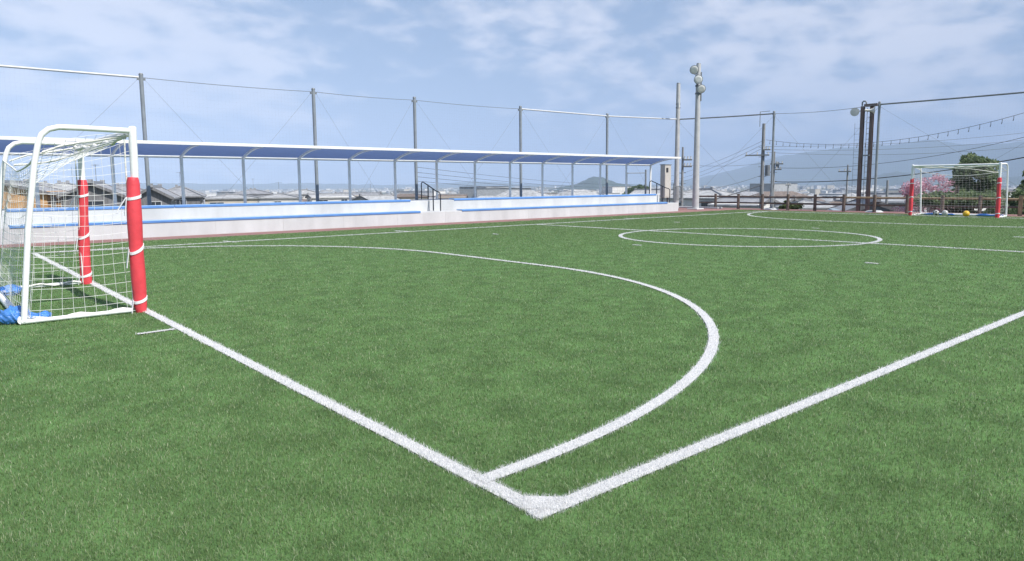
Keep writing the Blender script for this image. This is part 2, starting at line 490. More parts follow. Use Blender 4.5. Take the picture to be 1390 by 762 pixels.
def stamp(P, w):
    Q, _ = resample(P, 0.01)
    h = w/2
    off = np.arange(-h, h+1e-6, 0.01)
    ox, oy = np.meshgrid(off, off); k = ox**2+oy**2 <= h*h
    ox, oy = ox[k], oy[k]
    for i in range(0, len(Q), 2000):
        q = Q[i:i+2000]
        ix = ((q[:, 0, None]+ox-GX0)/GRID).astype(int).ravel(); iy = ((q[:, 1, None]+oy-GY0)/GRID).astype(int).ravel()
        ok = (ix >= 0) & (ix < GW) & (iy >= 0) & (iy < GH)
        MASK[ix[ok], iy[ok]] = True


for nm, P, w in MARKS: stamp(P, w*0.86)


def in_mark(x, y):
    ix = ((x-GX0)/GRID).astype(int); iy = ((y-GY0)/GRID).astype(int)
    ok = (ix >= 0) & (ix < GW) & (iy >= 0) & (iy < GH)
    r = np.zeros(len(x), bool); r[ok] = MASK[ix[ok], iy[ok]]; return r


def blade_density(d): return np.clip(19000*(3.0/np.maximum(d, .1))**2, 900, 19000)
def blade_width(d): return 0.0021*np.maximum(d/3.0, 0.9)**0.82


def fibres(name, mt, x, y, hgt, tone, wmul=1.0):
    n = len(x); d = np.hypot(x-CAM.x, y-CAM.y)
    w = blade_width(d)*wmul*RNG.uniform(.75, 1.25, n)
    yaw = RNG.uniform(0, 2*PI, n); ln = RNG.uniform(0, 2*PI, n); la = np.abs(RNG.normal(0, .55, n))
    ax, ay = np.cos(yaw)*w/2, np.sin(yaw)*w/2
    lx, ly = np.cos(ln)*la*hgt, np.sin(ln)*la*hgt
    V = np.empty((n, 5, 3))
    V[:, 0] = np.stack([x-ax, y-ay, np.zeros(n)-.001], -1); V[:, 1] = np.stack([x+ax, y+ay, np.zeros(n)-.001], -1)
    V[:, 2] = np.stack([x+ax*.85+lx*.32, y+ay*.85+ly*.32, hgt*.58], -1); V[:, 3] = np.stack([x-ax*.85+lx*.32, y-ay*.85+ly*.32, hgt*.58], -1)
    V[:, 4] = np.stack([x+lx, y+ly, hgt*(1-.25*np.minimum(la, 1.2))], -1)
    me = bpy.data.meshes.new(name); me.vertices.add(n*5); me.vertices.foreach_set('co', V.astype(np.float32).ravel())
    b = (np.arange(n)*5)[:, None]
    me.loops.add(n*7); me.loops.foreach_set('vertex_index', (b+np.array([0, 1, 2, 3, 3, 2, 4])).astype(np.int32).ravel())
    me.polygons.add(n*2); me.polygons.foreach_set('loop_start', ((np.arange(n)*7)[:, None]+np.array([0, 4])).astype(np.int32).ravel())
    a = me.attributes.new('tone', 'FLOAT', 'POINT'); a.data.foreach_set('value', np.repeat(tone, 5).astype(np.float32))
    me.materials.append(mt); me.update(calc_edges=True)
    o = bpy.data.objects.new(name, me); COL.objects.link(o); return o


def grass():
    rs = np.linspace(0.3, 42, 4000); dn = blade_density(rs)*rs
    cum = np.r_[0, np.cumsum((dn[1:]+dn[:-1])/2*np.diff(rs))]
    th = R(112); tot = cum[-1]*th; n = int(tot)
    r = np.interp(RNG.uniform(0, cum[-1], n), cum, rs); a = YAW + RNG.uniform(-th/2, th/2, n)
    x = CAM.x+r*np.cos(a); y = CAM.y+r*np.sin(a)
    # thinner cover for the rest of the pitch, out of the picture
    m = 220000
    x2 = RNG.uniform(-11, 30.7, m); y2 = RNG.uniform(-11, 18.5, m)
    da = np.abs((np.arctan2(y2-CAM.y, x2-CAM.x)-YAW+PI) % (2*PI)-PI); k = da > th/2; x2, y2 = x2[k], y2[k]
    x = np.r_[x, x2]; y = np.r_[y, y2]
    ok = (x > -11.5) & (x < 30.72) & (y > -11.5) & (y < 18.34); x, y = x[ok], y[ok]
    ok = ~in_mark(x, y); x, y = x[ok], y[ok]
    n = len(x)
    hgt = RNG.uniform(.016, .031, n)
    tone = RNG.beta(2.2, 2.6, n); st = RNG.random(n); tone[st < .07] = 1.2
    tone = np.where(st > .94, tone*.5, tone)
    print('blades', n)
    return tag(fibres('turf_grass', MT['green_fibre'], x, y, hgt, tone), kind='stuff')


grass()
for im, (nm, P, w) in enumerate(MARKS):
    Q, ln = resample(P, 0.02)
    tg = np.gradient(Q, axis=0); tg /= np.linalg.norm(tg, axis=1)[:, None]+1e-9; nr = np.stack([-tg[:, 1], tg[:, 0]], -1)
    dn = np.maximum(blade_density(np.hypot(Q[:, 0]-CAM.x, Q[:, 1]-CAM.y))*1.7, 3800)
    cum = np.cumsum(dn*w*ln/len(Q)); n = max(60, int(cum[-1])); idx = np.searchsorted(cum, RNG.uniform(0, cum[-1], n)); idx = np.minimum(idx, len(Q)-1)
    o_ = RNG.uniform(-.5, .5, n)*w+RNG.normal(0, .006, n)
    s_ = RNG.uniform(-.012, .012, n)
    x = Q[idx, 0]+nr[idx, 0]*o_+tg[idx, 0]*s_; y = Q[idx, 1]+nr[idx, 1]*o_+tg[idx, 1]*s_
    fo = fibres(nm, MT['white_fibre'], x, y, RNG.uniform(.020, .034, n), RNG.uniform(.2, .9, n))
    # woven white base under the fibres, joined into the same mesh
    bm = bmesh.new(); bm.from_mesh(fo.data); fo.data.materials.append(MT['white_base'])
    Qs, _ = resample(P, 0.1); t2 = np.gradient(Qs, axis=0); t2 /= np.linalg.norm(t2, axis=1)[:, None]+1e-9
    h = w*.43; prev = None
    for q, t in zip(Qs, t2):
        a = bm.verts.new((q[0]-t[1]*h, q[1]+t[0]*h, .011+im*.0004)); b = bm.verts.new((q[0]+t[1]*h, q[1]-t[0]*h, .011+im*.0004))
        if prev:
            f = bm.faces.new((prev[0], prev[1], b, a)); f.material_index = 1
        prev = (a, b)
    bm.normal_update(); bm.to_mesh(fo.data); bm.free()
    tag(fo, kind='structure')

# hills: ridges at their real distance, each with depth behind its crest
def hnoise(x, y, s, seed=0):
    v = 0; a = 1
    for k in range(5):
        v = v + a*np.sin(x/s*1.7+seed+1.3*np.sin(y/s*1.1+k))*np.cos(y/s*1.4+seed*2+.9*np.sin(x/s*1.9+k*2)); s = s/2.1; a *= .52
    return v


def ridge(name, sil, dist, depth, rough, base=-26, seed=0, m='hill'):
    px = np.array([s[0] for s in sil], float); py = np.array([s[1] for s in sil], float)
    n = 260
    xs = np.linspace(px[0], px[-1], n); ys = np.interp(xs, px, py)
    ks = np.exp(-np.linspace(-2, 2, 9)**2); ks /= ks.sum(); ys = np.convolve(np.pad(ys, 4, mode='edge'), ks, 'valid')
    mb = MB(); vs = []; rows = 26
    for i in range(n):
        d = ray(xs[i], 250); az = math.atan2(d.y, d.x); zc = at(xs[i], ys[i], D=dist).z
        for j in range(rows):
            t = j/(rows-1)*2-1
            rr = dist+t*depth
            x, y = CAM.x+rr*math.cos(az), CAM.y+rr*math.sin(az)
            prof = max(0, 1-abs(t)**1.35)
            z = base-4+(zc-base)*prof*(1+.10*float(hnoise(x, y, depth*.5, seed))*(1-prof)) + rough*float(hnoise(x, y, depth*.12, seed+3))*prof
            vs.append((x, y, z))
    fs = [(i*rows+j, (i+1)*rows+j, (i+1)*rows+j+1, i*rows+j+1) for i in range(n-1) for j in range(rows-1)]
    mb.add(vs, fs, 0, True)
    return tag(mb.build(name, MT[m]), kind='structure')


ridge('mountain_range', [(820, 256), (900, 250), (940, 243), (985, 233), (1020, 222), (1060, 212), (1100, 205), (1140, 200), (1190, 198), (1225, 194), (1260, 191),
                         (1300, 195), (1350, 194), (1400, 190), (1460, 186), (1540, 196), (1640, 215), (1740, 240)], 9000, 2000, 14, seed=1)
ridge('foothills', [(1080, 256), (1120, 250), (1160, 243), (1190, 238), (1215, 232), (1250, 235), (1290, 242), (1330, 243), (1370, 240), (1420, 236), (1500, 240), (1600, 254)], 5200, 700, 6, seed=4)
ridge('far_hills', [(-200, 252), (-50, 249), (80, 251), (200, 248), (330, 250), (420, 248), (520, 251), (600, 249), (655, 246), (700, 249), (760, 251), (850, 250), (930, 251), (1000, 249), (1080, 251)], 8200, 900, 6, seed=9)
ridge('round_hill', [(735, 259), (760, 254), (780, 249.5), (795, 243), (807, 238.5), (816, 239), (826, 244), (840, 248.5), (862, 252), (890, 257)], 3200, 380, 3, seed=2)

# air: one closed box round everything, sky outside it
mb = MB(); mb.box((-13000, -13000, -45), (13000, 13000, 900))
hm = bpy.data.materials.new('haze_air'); hm.use_nodes = True
hn = hm.node_tree
for n in list(hn.nodes):
    if n.type != 'OUTPUT_MATERIAL': hn.nodes.remove(n)
pv = hn.nodes.new('ShaderNodeVolumePrincipled'); pv.inputs['Density'].default_value = 0.00017
pv.inputs['Color'].default_value = (0.59, 0.74, 1.0, 1); pv.inputs['Anisotropy'].default_value = -0.4
hn.links.new(pv.outputs[0], [n for n in hn.nodes if n.type == 'OUTPUT_MATERIAL'][0].inputs['Volume'])
tag(mb.build('haze', hm), kind='stuff')

# ------------------------------------------------------------------ concrete stand with benches and stairs
ST0, ST1 = -7.0, 27.75
std = empty('concrete_stand', (10, 21, 0), label='long white concrete spectator stand of two steps under the blue canopy', cat='stand')


def wbox(par, name, a, b, m, bevel=0.0):
    o = Vector(par.location); mb = MB(); mb.box(Vector(a)-o, Vector(b)-o); return mb.build(name, m, par, bevel=bevel)


wbox(std, 'lower_step', (ST0, 19.85, -.25), (ST1, 20.65, .415), MT['concrete'], .012)
wbox(std, 'upper_step', (ST0, 20.653, -.25), (27.25, 23.0, .815), MT['concrete'], .012)
for k in range(16):      # joints in the concrete face: narrow raised fillets
    X = -5.5+k*2.1
    MB().box((X-10, 19.847-21, .0), (X+.010-10, 19.852-21, .425)).build('joint', MT['pole_conc'], std)


def bench(x0, x1, yf, z, label):
    e = empty('bench', ((x0+x1)/2, yf+.16, z), label=label, cat='bench', group='blue benches on the concrete stand')
    n = max(1, round((x1-x0)/3.8)); w = (x1-x0)/n
    for i in range(n):
        a = x0+i*w+.006 - (x0+x1)/2; b = x0+(i+1)*w-.006 - (x0+x1)/2
        mb = MB(); mb.box((a, -.18, .012), (b, .18, .052)); mb.build('seat_board', MT['blue_bench'], e, bevel=.008)
        mb = MB(); mb.box((a, -.195, -.022), (b, -.1815, .044)); mb.build('front_lip', MT['blue_edge'], e, bevel=.004)
        for t in np.linspace(a+.15, b-.15, 4): MB().box((t-.02, -.15, .0), (t+.02, .15, .0118)).build('bracket', MT['galv_dk'], e)


bench(-.07, 12.30, 19.865, .415, 'long blue bench along the lower step, left of the stair handrail')
bench(14.17, 26.86, 19.865, .415, 'long blue bench along the lower step, right of the stair handrail')
bench(-.04, 12.38, 20.668, .815, 'long blue bench on the upper step, left of the stair handrail')
bench(14.38, 27.0, 20.668, .815, 'long blue bench on the upper step, right of the stair handrail')


def handrail(X, label, dz=0.0):
    e = empty('handrail', (X, 20.2, .43), label=label, cat='handrail', group='black stair handrails')
    top = [(0, 1.02, 1.02), (0, .98, 1.07), (0, .9, 1.10), (0, .82, 1.06), (0, .62, .99), (0, .3, .86), (0, 0, .74), (0, -.18, .70), (0, -.24, .66), (0, -.26, .6), (0, -.26, 0)]
    MB().tube([(0, 1.02, .43)]+top, .021, 8).build('rail', MT['black_steel'], e)
    MB().tube([(0, .56, .43), (0, .56, .96)], .024, 8).build('post', MT['black_steel'], e)
    MB().tube([(0, .22, .0), (0, .22, .82)], .024, 8).build('post', MT['black_steel'], e)
    return e


handrail(13.25, 'black tubular stair handrail in the gap between the blue benches')
handrail(27.15, 'black tubular stair handrail at the right end of the stand')

# ------------------------------------------------------------------ canopy
cano = empty('canopy', (12, 21.5, .86), label='long blue curved canopy on slim pale posts over the stand', cat='canopy')
CX0 = -9.0; CX1 = 27.72
YF, YR, ZF, ZR = 19.78, 21.5, 2.66, 2.36


def cprof(t):   # t 0 at the rear beam, 1 at the front edge; convex arch
    y = YR+(YF-YR)*t
    z = ZR+(ZF-ZR)*(1-(1-t)**2.1)
    return y, z


postX = [27.56-1.913*k for k in range(0, 19)]
o = Vector(cano.location)
for i, X in enumerate(postX):
    mb = MB(); mb.tube([Vector((X, YR, .81))-o, Vector((X, YR, ZR))-o], .05, 10)
    p = mb.build('post', MT['canopy_paint'], cano)
    MB().tube([Vector((X, YR, .812))-o, Vector((X, YR, .84))-o], .085, 10).build('base_plate', MT['canopy_paint'], p)
    pts = []
    for k in range(13):
        y, z = cprof(k/12); pts.append(Vector((X, y, z-.03))-o)
    mb = MB()
    for a, b in zip(pts[:-1], pts[1:]): mb.beam(a, b, .055, .07)
    mb.build('rib', MT['canopy_paint'], cano)
for i in range(len(postX)-1):
    a, b = postX[i+1]+.004, postX[i]-.004
    vs = []
    for k in range(13):
        y, z = cprof(k/12)
        vs += [Vector((a, y, z+.012))-o, Vector((b, y, z+.012))-o, Vector((a, y, z+.020))-o, Vector((b, y, z+.020))-o]
    fs = []
    for k in range(12):
        q = 4*k
        fs += [(q, q+1, q+5, q+4), (q+2, q+6, q+7, q+3), (q, q+4, q+6, q+2), (q+1, q+3, q+7, q+5)]
    fs += [(0, 2, 3, 1), (48, 49, 51, 50)]
    MB().add(vs, fs, 0, False).build('roof_sheet', MT['canopy_blue'], cano)
mb = MB(); mb.beam(Vector((CX0, YF-.03, ZF-.005))-o, Vector((CX1, YF-.03, ZF-.005))-o, .06, .085); mb.build('front_beam', MT['white_paint'], cano, bevel=.006)
mb = MB(); mb.beam(Vector((CX0, YR+.06, ZR-.03))-o, Vector((CX1-.05, YR+.06, ZR-.03))-o, .06, .07); mb.build('rear_beam', MT['canopy_paint'], cano)

# ------------------------------------------------------------------ ball-stop fences
def sag(a, b, s, n=14):
    a, b = Vector(a), Vector(b)
    return [a.lerp(b, i/n)-Vector((0, 0, s*4*(i/n)*(1-i/n))) for i in range(n+1)]


def steel_pole(par, loc, h, r=.062, foot=False):
    o = Vector(par.location); b = Vector(loc)-o
    p = MB().tube([b, b+Vector((0, 0, h))], r, 12).build('pole', MT['galv'], par)
    MB().tube([b+Vector((0, 0, h)), b+Vector((0, 0, h+.05))], [r*1.15, r*.8], 12).build('cap', MT['galv_dk'], p)
    MB().box(b+Vector((-r*1.9, -.03, h-.16)), b+Vector((r*1.9, .03, h-.10))).build('bracket', MT['galv_dk'], p)
    if foot:
        MB().tube([b+Vector((0, 0, -.02)), b+Vector((0, 0, .06))], [.42, .30], 14, smooth=False).build('concrete_foot', MT['concrete'], p)
    return p


ff = empty('ball_stop_fence', (13.7, 22.4, 0), label='tall ball-stop fence of grey steel poles and ropes behind the canopy', cat='fence')
FX = [-2.3, 3.83, 9.49, 13.78, 19.4, 25.2]
o = Vector(ff.location)
for X in FX: steel_pole(ff, (X, 22.4, .0), 4.86)
segs = list(zip(FX[:-1], FX[1:]))+[(25.2, 30.93)]
for (a, b) in segs:
    A = Vector((a, 22.4, 4.78))-o; B = Vector((b, 22.4, 4.78 if b < 30 else 4.92))-o
    if a < 0 or a > 19: MB().tube([A+Vector((.07, 0, 0)), B-Vector((.07, 0, 0))], .034, 8).build('top_pipe', MT['lamp_shell'], ff)
    else: MB().tube(sag(A, B, .035), .010, 5).build('top_rope', MT['rope'], ff)
    w = b-a
    MB().tube(sag(A+Vector((.1, 0, -.06)), Vector((a+w*.62, 22.4, .9))-o, .03), .0032, 4).build('brace_rope', MT['rope'], ff)
    MB().tube(sag(B+Vector((-.1, 0, -.06)), Vector((b-w*.62, 22.4, .9))-o, .03), .0032, 4).build('brace_rope', MT['rope'], ff)

fe = empty('ball_stop_fence', (32.4, 12, 0), label='ball-stop fence of two grey footed poles and rails along the far end', cat='fence')
o = Vector(fe.location)
EY = [17.42, 12.2, 3.6]
for Y in EY: steel_pole(fe, (32.4, Y, .0), 5.0, .056, True)
tops = [(31.0, 22.4, 4.92)]+[(32.4, Y, 4.92) for Y in EY]
for i, (a, b) in enumerate(zip(tops[:-1], tops[1:])):
    A, B = Vector(a)-o, Vector(b)-o
    if i != 1: MB().tube(sag(A, B, .02), .034, 8).build('top_pipe', MT['galv_dk'], fe)
    else: MB().tube(sag(A, B, .10), .011, 5).build('top_rope', MT['rope'], fe)
    MB().tube(sag(A+Vector((0, 0, -.08)), Vector((B.x, B.y+(A.y-B.y)*.3, .9)), .03), .004, 4).build('brace_rope', MT['rope'], fe)
    MB().tube(sag(B+Vector((0, 0, -.08)), Vector((A.x, A.y+(B.y-A.y)*.3, .9)), .03), .004, 4).build('brace_rope', MT['rope'], fe)

def fence_net(par, a, b, z0, z1, step=.12):
    o = Vector(par.location); A, B = Vector(a)-o, Vector(b)-o; L_ = (B-A).length; mb = MB()
    n = int(L_/step); k = int((z1-z0)/step)
    for i in range(1, n):
        p = A.lerp(B, i/n); mb.tube([(p.x, p.y, z0), (p.x, p.y, z1)], .00045, 3, cap=False)
    for j in range(k+1):
        z = z0+(z1-z0)*j/k; mb.tube([(A.x, A.y, z), (B.x, B.y, z)], .00045, 3, cap=False)
    mb.build('net', MT['rope'], par)


for (a, b) in segs: fence_net(ff, (a, 22.4, 0), (b, 22.4, 0), .9, 4.72)
for (a, b) in zip(tops[:-1], tops[1:]): fence_net(fe, a[:2]+(0,), b[:2]+(0,), .1, 4.80)

# concrete pole at the end of the stand
cp = empty('concrete_pole', (31.0, 22.4, 0), label='plain tapered concrete pole behind the right end of the canopy', cat='pole')
MB().tube([(0, 0, -.2), (0, 0, 6.85)], [.15, .105], 14).build('shaft', MT['pole_conc'], cp)
MB().tube([(0, 0, 6.85), (0, 0, 6.9)], [.11, .085], 14).build('cap', MT['galv_dk'], cp)
for z in (5.55, 5.75):
    MB().tube([(0, 0, z-.02), (0, 0, z+.02)], .128, 14).build('clamp', MT['galv_dk'], cp)
MB().box((-.2, -.2, 5.52), (-.12, -.1, 5.8)).build('insulator', MT['horn'], cp)

# floodlight pole
fl = empty('floodlight_pole', (30.38, 20.67, 0), label='tall concrete floodlight pole carrying three round lamps', cat='light pole')
MB().tube([(0, 0, -.2), (0, 0, 7.62)], [.185, .115], 16).build('shaft', MT['pole_conc'], fl)
MB().tube([(0, 0, 7.62), (0, 0, 7.67)], [.118, .09], 16).build('cap', MT['galv_dk'], fl)
MB().box((-.32, -.32, -.02), (.32, .32, .05)).build('footing', MT['concrete'], fl, bevel=.02)
camr = Vector((.763, -.646, 0))
for (s, z, px, py, tilt) in ((-.16, 7.28, 943, 99, -.35), (.06, 6.78, 948, 115, -.25), (.22, 6.30, 953, 134, -.40)):
    c = camr*s + Vector((-.40, -.20, z))
    aim = Vector((-.70+.25*s, -.66-.4*s, tilt)).normalized()
    lamp = MB().tube([c-aim*.20, c-aim*.15, c-aim*.04, c+aim*.05], [.06, .12, .205, .225], 18).build('lamp', MT['lamp_shell'], fl)
    MB().tube([c+aim*.052, c+aim*.066, c+aim*.074], [.215, .20, .12], 18).build('glass', MT['lamp_glass'], lamp)
    MB().tube([c+aim*.045, c+aim*.06], .235, 18).build('rim', MT['galv'], lamp)
    MB().tube([c-aim*.12, c-aim*.12+Vector((0, 0, -.22)), Vector((0, 0, z-.36))], .026, 8).build('bracket', MT['galv_dk'], lamp)
for z in (6.1, 6.5, 6.95):
    MB().tube([(0, 0, z-.04), (0, 0, z+.04)], .155, 14).build('collar', MT['galv_dk'], fl)
MB().tube([(.05, -.16, 5.7), (.05, -.15, 7.2)], .028, 8).build('conduit', MT['galv_dk'], fl)

# cabinet and gate beside the stand
cb = empty('meter_cabinet', (29.35, 21.9, 0), label='grey metal meter cabinet mounted beside the concrete pole', cat='cabinet')
MB().box((-.26, -.16, .62), (.26, .16, 2.38)).build('body', MT['box_grey'], cb, bevel=.015)
MB().box((-.17, -.175, 1.98), (.0, -.1605, 2.22)).build('meter_window', MT['dark'], cb)
MB().box((-.245, -.168, .70), (.245, -.1602, 1.86)).build('door', MT['box_grey'], cb)
MB().box((-.29, -.19, 2.381), (.29, .19, 2.41)).build('rain_hood', MT['galv'], cb)
for s in (-.2, .2): MB().box((s-.03, -.05, 0), (s+.03, .05, .618)).build('leg', MT['galv_dk'], cb)
g = empty('metal_gate', (28.9, 20.75, .43), label='small dark barred metal gate below the grey cabinet', cat='gate')
MB().tube([(-.35, 0, 0), (-.35, 0, .95)], .03, 8).build('post', MT['galv_dk'], g)
MB().tube([(.35, 0, 0), (.35, 0, .95)], .03, 8).build('post', MT['galv_dk'], g)
for k in range(7): MB().box((-.3+k*.1-.012, -.012, .08), (-.3+k*.1+.012, .012, .78)).build('bar', MT['galv_dk'], g)
for z in (.06, .78): MB().box((-.32, -.02, z), (.32, .02, z+.045)).build('rail', MT['galv_dk'], g)
sg = empty('steel_frame', (28.6, 23.1, 0), label='thin grey steel goalpost-like frame beyond the right handrail', cat='frame')
MB().tube([(-1.0, 0, .0), (-1.0, 0, 2.0)], .02, 6).build('post', MT['galv'], sg)
MB().tube([(.55, 0, .0), (.55, 0, 2.15)], .05, 8).build('post', MT['galv'], sg)
MB().tube([(-1.0, 0, 1.95), (.55, 0, 1.97)], .02, 6).build('crossbar', MT['galv'], sg)

# brown twin-column loudspeaker mast
hb = empty('speaker_mast', (33.15, 13.05, 0), label='twin brown steel column mast with two horn loudspeakers and ladder', cat='mast')


def hbeam(c, h, w=.15):
    mb = MB(); x, y = c
    mb.box((x-w/2, y-w/2, -.1), (x-w/2+.02, y+w/2, h)); mb.box((x+w/2-.02, y-w/2, -.1), (x+w/2, y+w/2, h))
    mb.box((x-w/2+.0205, y-.01, -.1), (x+w/2-.0205, y+.01, h)); return mb


hbeam((0, .22), 4.98).build('column', MT['brown_steel'], hb)
hbeam((.08, -.18), 4.94).build('column', MT['brown_steel'], hb)
MB().box((-.11, -.47, 4.95), (.2, .13, 5.06)).build('top_beam', MT['brown_steel'], hb)
MB().box((-.05, -.2, 2.62), (.15, .12, 2.68)).build('tie_bar', MT['galv'], hb)
mb = MB()
for s in (-.05, .09): mb.tube([(.19, s, .1), (.19, s, 4.9)], .012, 6)
for k in range(18): mb.tube([(.19, -.05, .3+k*.26), (.19, .09, .3+k*.26)], .010, 5)
mb.build('ladder', MT['galv_dk'], hb)
mb = MB()
mb.tube([(.0, .56, .3), (.0, .56, 4.2)], .006, 6)
for k in range(13): mb.tube([(.0, .28, .6+k*.28), (.0, .58, .6+k*.28)], .006, 5)
mb.build('step_rungs', MT['galv_dk'], hb)
MB().tube([(-.02, .25, 5.0), (-.02, .25, 5.16), (-.02, .19, 5.21), (-.02, .10, 5.2), (-.02, .06, 5.14), (-.02, .06, 5.05)], .035, 8).build('lifting_hook', MT['galv_dk'], hb)
for (c, aim) in (((-.16, .50, 4.72), (-.80, -.25, -.06)), ((-.20, -.20, 4.74), (.45, -.85, -.05))):
    c = Vector(c); aim = Vector(aim).normalized()
    h = MB().tube([c-aim*.22, c-aim*.10, c-aim*.04, c+aim*.10, c+aim*.18, c+aim*.20], [.06, .06, .045, .10, .175, .20], 16, cap=True).build('horn_speaker', MT['horn'], hb)
    MB().tube([c+aim*.2005, c+aim*.206], [.165, .06], 16).build('horn_mouth', MT['lamp_shell'], h)
    MB().tube([c-aim*.06, Vector((0, .12 if c.y > 0 else -.15, 4.8))], .022, 6).build('bracket', MT['galv'], h)

# ------------------------------------------------------------------ wooden rail fence along the far end
wf = empty('rail_fence', (32.0, 12, 0), label='low brown wooden post-and-rail fence along the far end', cat='fence')
ys = [21.92-1.413*k for k in range(16)]
for k, Y in enumerate(ys):
    m = MT['wood_lt'] if abs(Y-6.36) < .5 else MT['wood']
    mb = MB(); mb.tube([(0, Y-12, -.1), (0, Y-12, .80)], [.078, .073], 10, smooth=True)
    mb.build('post', m, wf, bevel=.008)
for a, b in zip(ys[:-1], ys[1:]):
    for z in (.655, .325):
        j = random.uniform(-.012, .012)
        m = MT['wood_lt'] if (z > .5 and b < 12.5) else MT['wood']
        MB().tube([(.09, a-12+.0, z+j), (.09, b-12+.02, z-j)], .045, 8).build('rail', m, wf)
mb = MB(); mb.box((31.75, 20.2, -.0118), (32.2, 24, .07)); tag(mb.build('kerb', MT['concrete'], bevel=.01), kind='structure')

# ------------------------------------------------------------------ goals
def goal_net(gd, h, side_y, tdx, r=.0022):
    """twine of one goal as thin tubes: sides, back and slack roof. local frame: +x into the field"""
    mb = MB()
    HB = 1.06; HT = .80; TOP = h-.05

    def thread(pts, rr=r): mb.tube(pts, rr, 3, cap=False)
    for s in (-1, 1):
        Y = s*side_y
        nc = 10
        def back_x(z):
            t = min(1, z/1.9); return -HB+(HB-HT)*t*.75+(.0 if z < 1.9 else .2*(z-1.9)/.2)
        def fx(z): return -.05+tdx*z/h
        nr_ = 17
        def P(u, v):   # u 0 front ..1 back, v 0..1 height
            z = .03+v*(TOP-.12); slack = .05*math.sin(PI*u)*math.sin(PI*v)*s
            zz = z-.05*math.sin(PI*u)*(.35+.65*v) - (.22*u*max(0, v-.8)/.2)
            x = fx(zz)*(1-u)+back_x(zz)*u + .012*math.sin(9*v+5*u)
            return (x, Y-slack+.01*math.sin(7*v+3*u+s), max(zz, .02))
        for i in range(nc+1): thread([P(i/nc, j/nr_/1) for j in range(nr_+1)])
        for j in range(nr_+1): thread([P(i/nc, j/nr_) for i in range(nc+1)])
    # back panel, hanging slack to the ground bar
    ncb = int(2*side_y/.125); nr_ = 17
    def B(u, v):
        y = -side_y+2*side_y*u; z = .03+v*(TOP-.25); bx = -HB+(HB-HT)*min(1, z/1.9)*.75
        sl = .22*math.sin(PI*u)
        zz = z-sl*.8*v-.0
        return (bx-.06*math.sin(PI*v)*math.sin(PI*u)+.015*math.sin(11*u+6*v), y, max(.015, zz))
    for i in range(ncb+1): thread([B(i/ncb, j/nr_) for j in range(nr_+1)])
    for j in range(nr_+1): thread([B(i/ncb, j/nr_) for i in range(ncb+1)])
    # roof panel from the crossbar, sagging between the side bars
    nx = 8
    def T(u, v):
        y = -side_y+2*side_y*u; x = -.06+tdx+(-HT+.06-tdx)*v
        sagv = (.10+.34*v)*math.sin(PI*u)**.8
        return (x, y, TOP-.03-sagv-.18*v*v*.6+.012*math.sin(13*u+5*v))
    for i in range(ncb+1): thread([T(i/ncb, j/nx) for j in range(nx+1)])
    for j in range(nx+1): thread([T(i/ncb, j/nx) for i in range(ncb+1)])
    net = mb.build('net', MT['net'], gd)
    # rolled slack along the crossbar and thick edge ropes
    pts = [(-.075+tdx, y, h-.085-.05*math.sin(PI*(y+side_y)/(2*side_y))+.010*math.sin(9*y)) for y in np.linspace(-side_y+.06, side_y-.06, 30)]
    MB().tube(pts, [.028+.009*math.sin(17*i) for i in range(30)], 8).build('rolled_edge', MT['net_rope'], net)
    for s in (-1, 1):
        Y = s*side_y
        MB().tube([(-.06+tdx*.98, Y-s*.02, h-.08), (-.35, Y-s*.05, h-.15), (-.62, Y-s*.07, h-.20), (-HT-.02, Y-s*.03, h-.28)], .011, 6).build('edge_rope', MT['net_rope'], net)
        MB().tube([(-.075+tdx*(1-z/h), Y-s*.035+.015*math.sin(6*z), max(.02, h-.06-z)) for z in np.linspace(0, h-.1, 16)], .009, 6).build('edge_rope', MT['net_rope'], net)
        MB().tube([(-.10-x*.9, Y-s*.02, .045+.018*math.sin(14*x)) for x in np.linspace(0, 1, 12)], .014, 6).build('edge_rope', MT['net_rope'], net)
    MB().tube([(-.08+tdx, -side_y+.05, h-.10), (-.085+tdx, -.3, h-.15), (-.16, .5, h-.20), (-.34, .95, h-.28), (-.60, 1.15, h-.33), (-HT, 1.25, h-.34)], .013, 6).build('edge_rope', MT['net_rope'], net)
    pts = [B(i/24, 1) for i in range(25)]
    MB().tube(pts, .010, 6).build('edge_rope', MT['net_rope'], net)
    return net


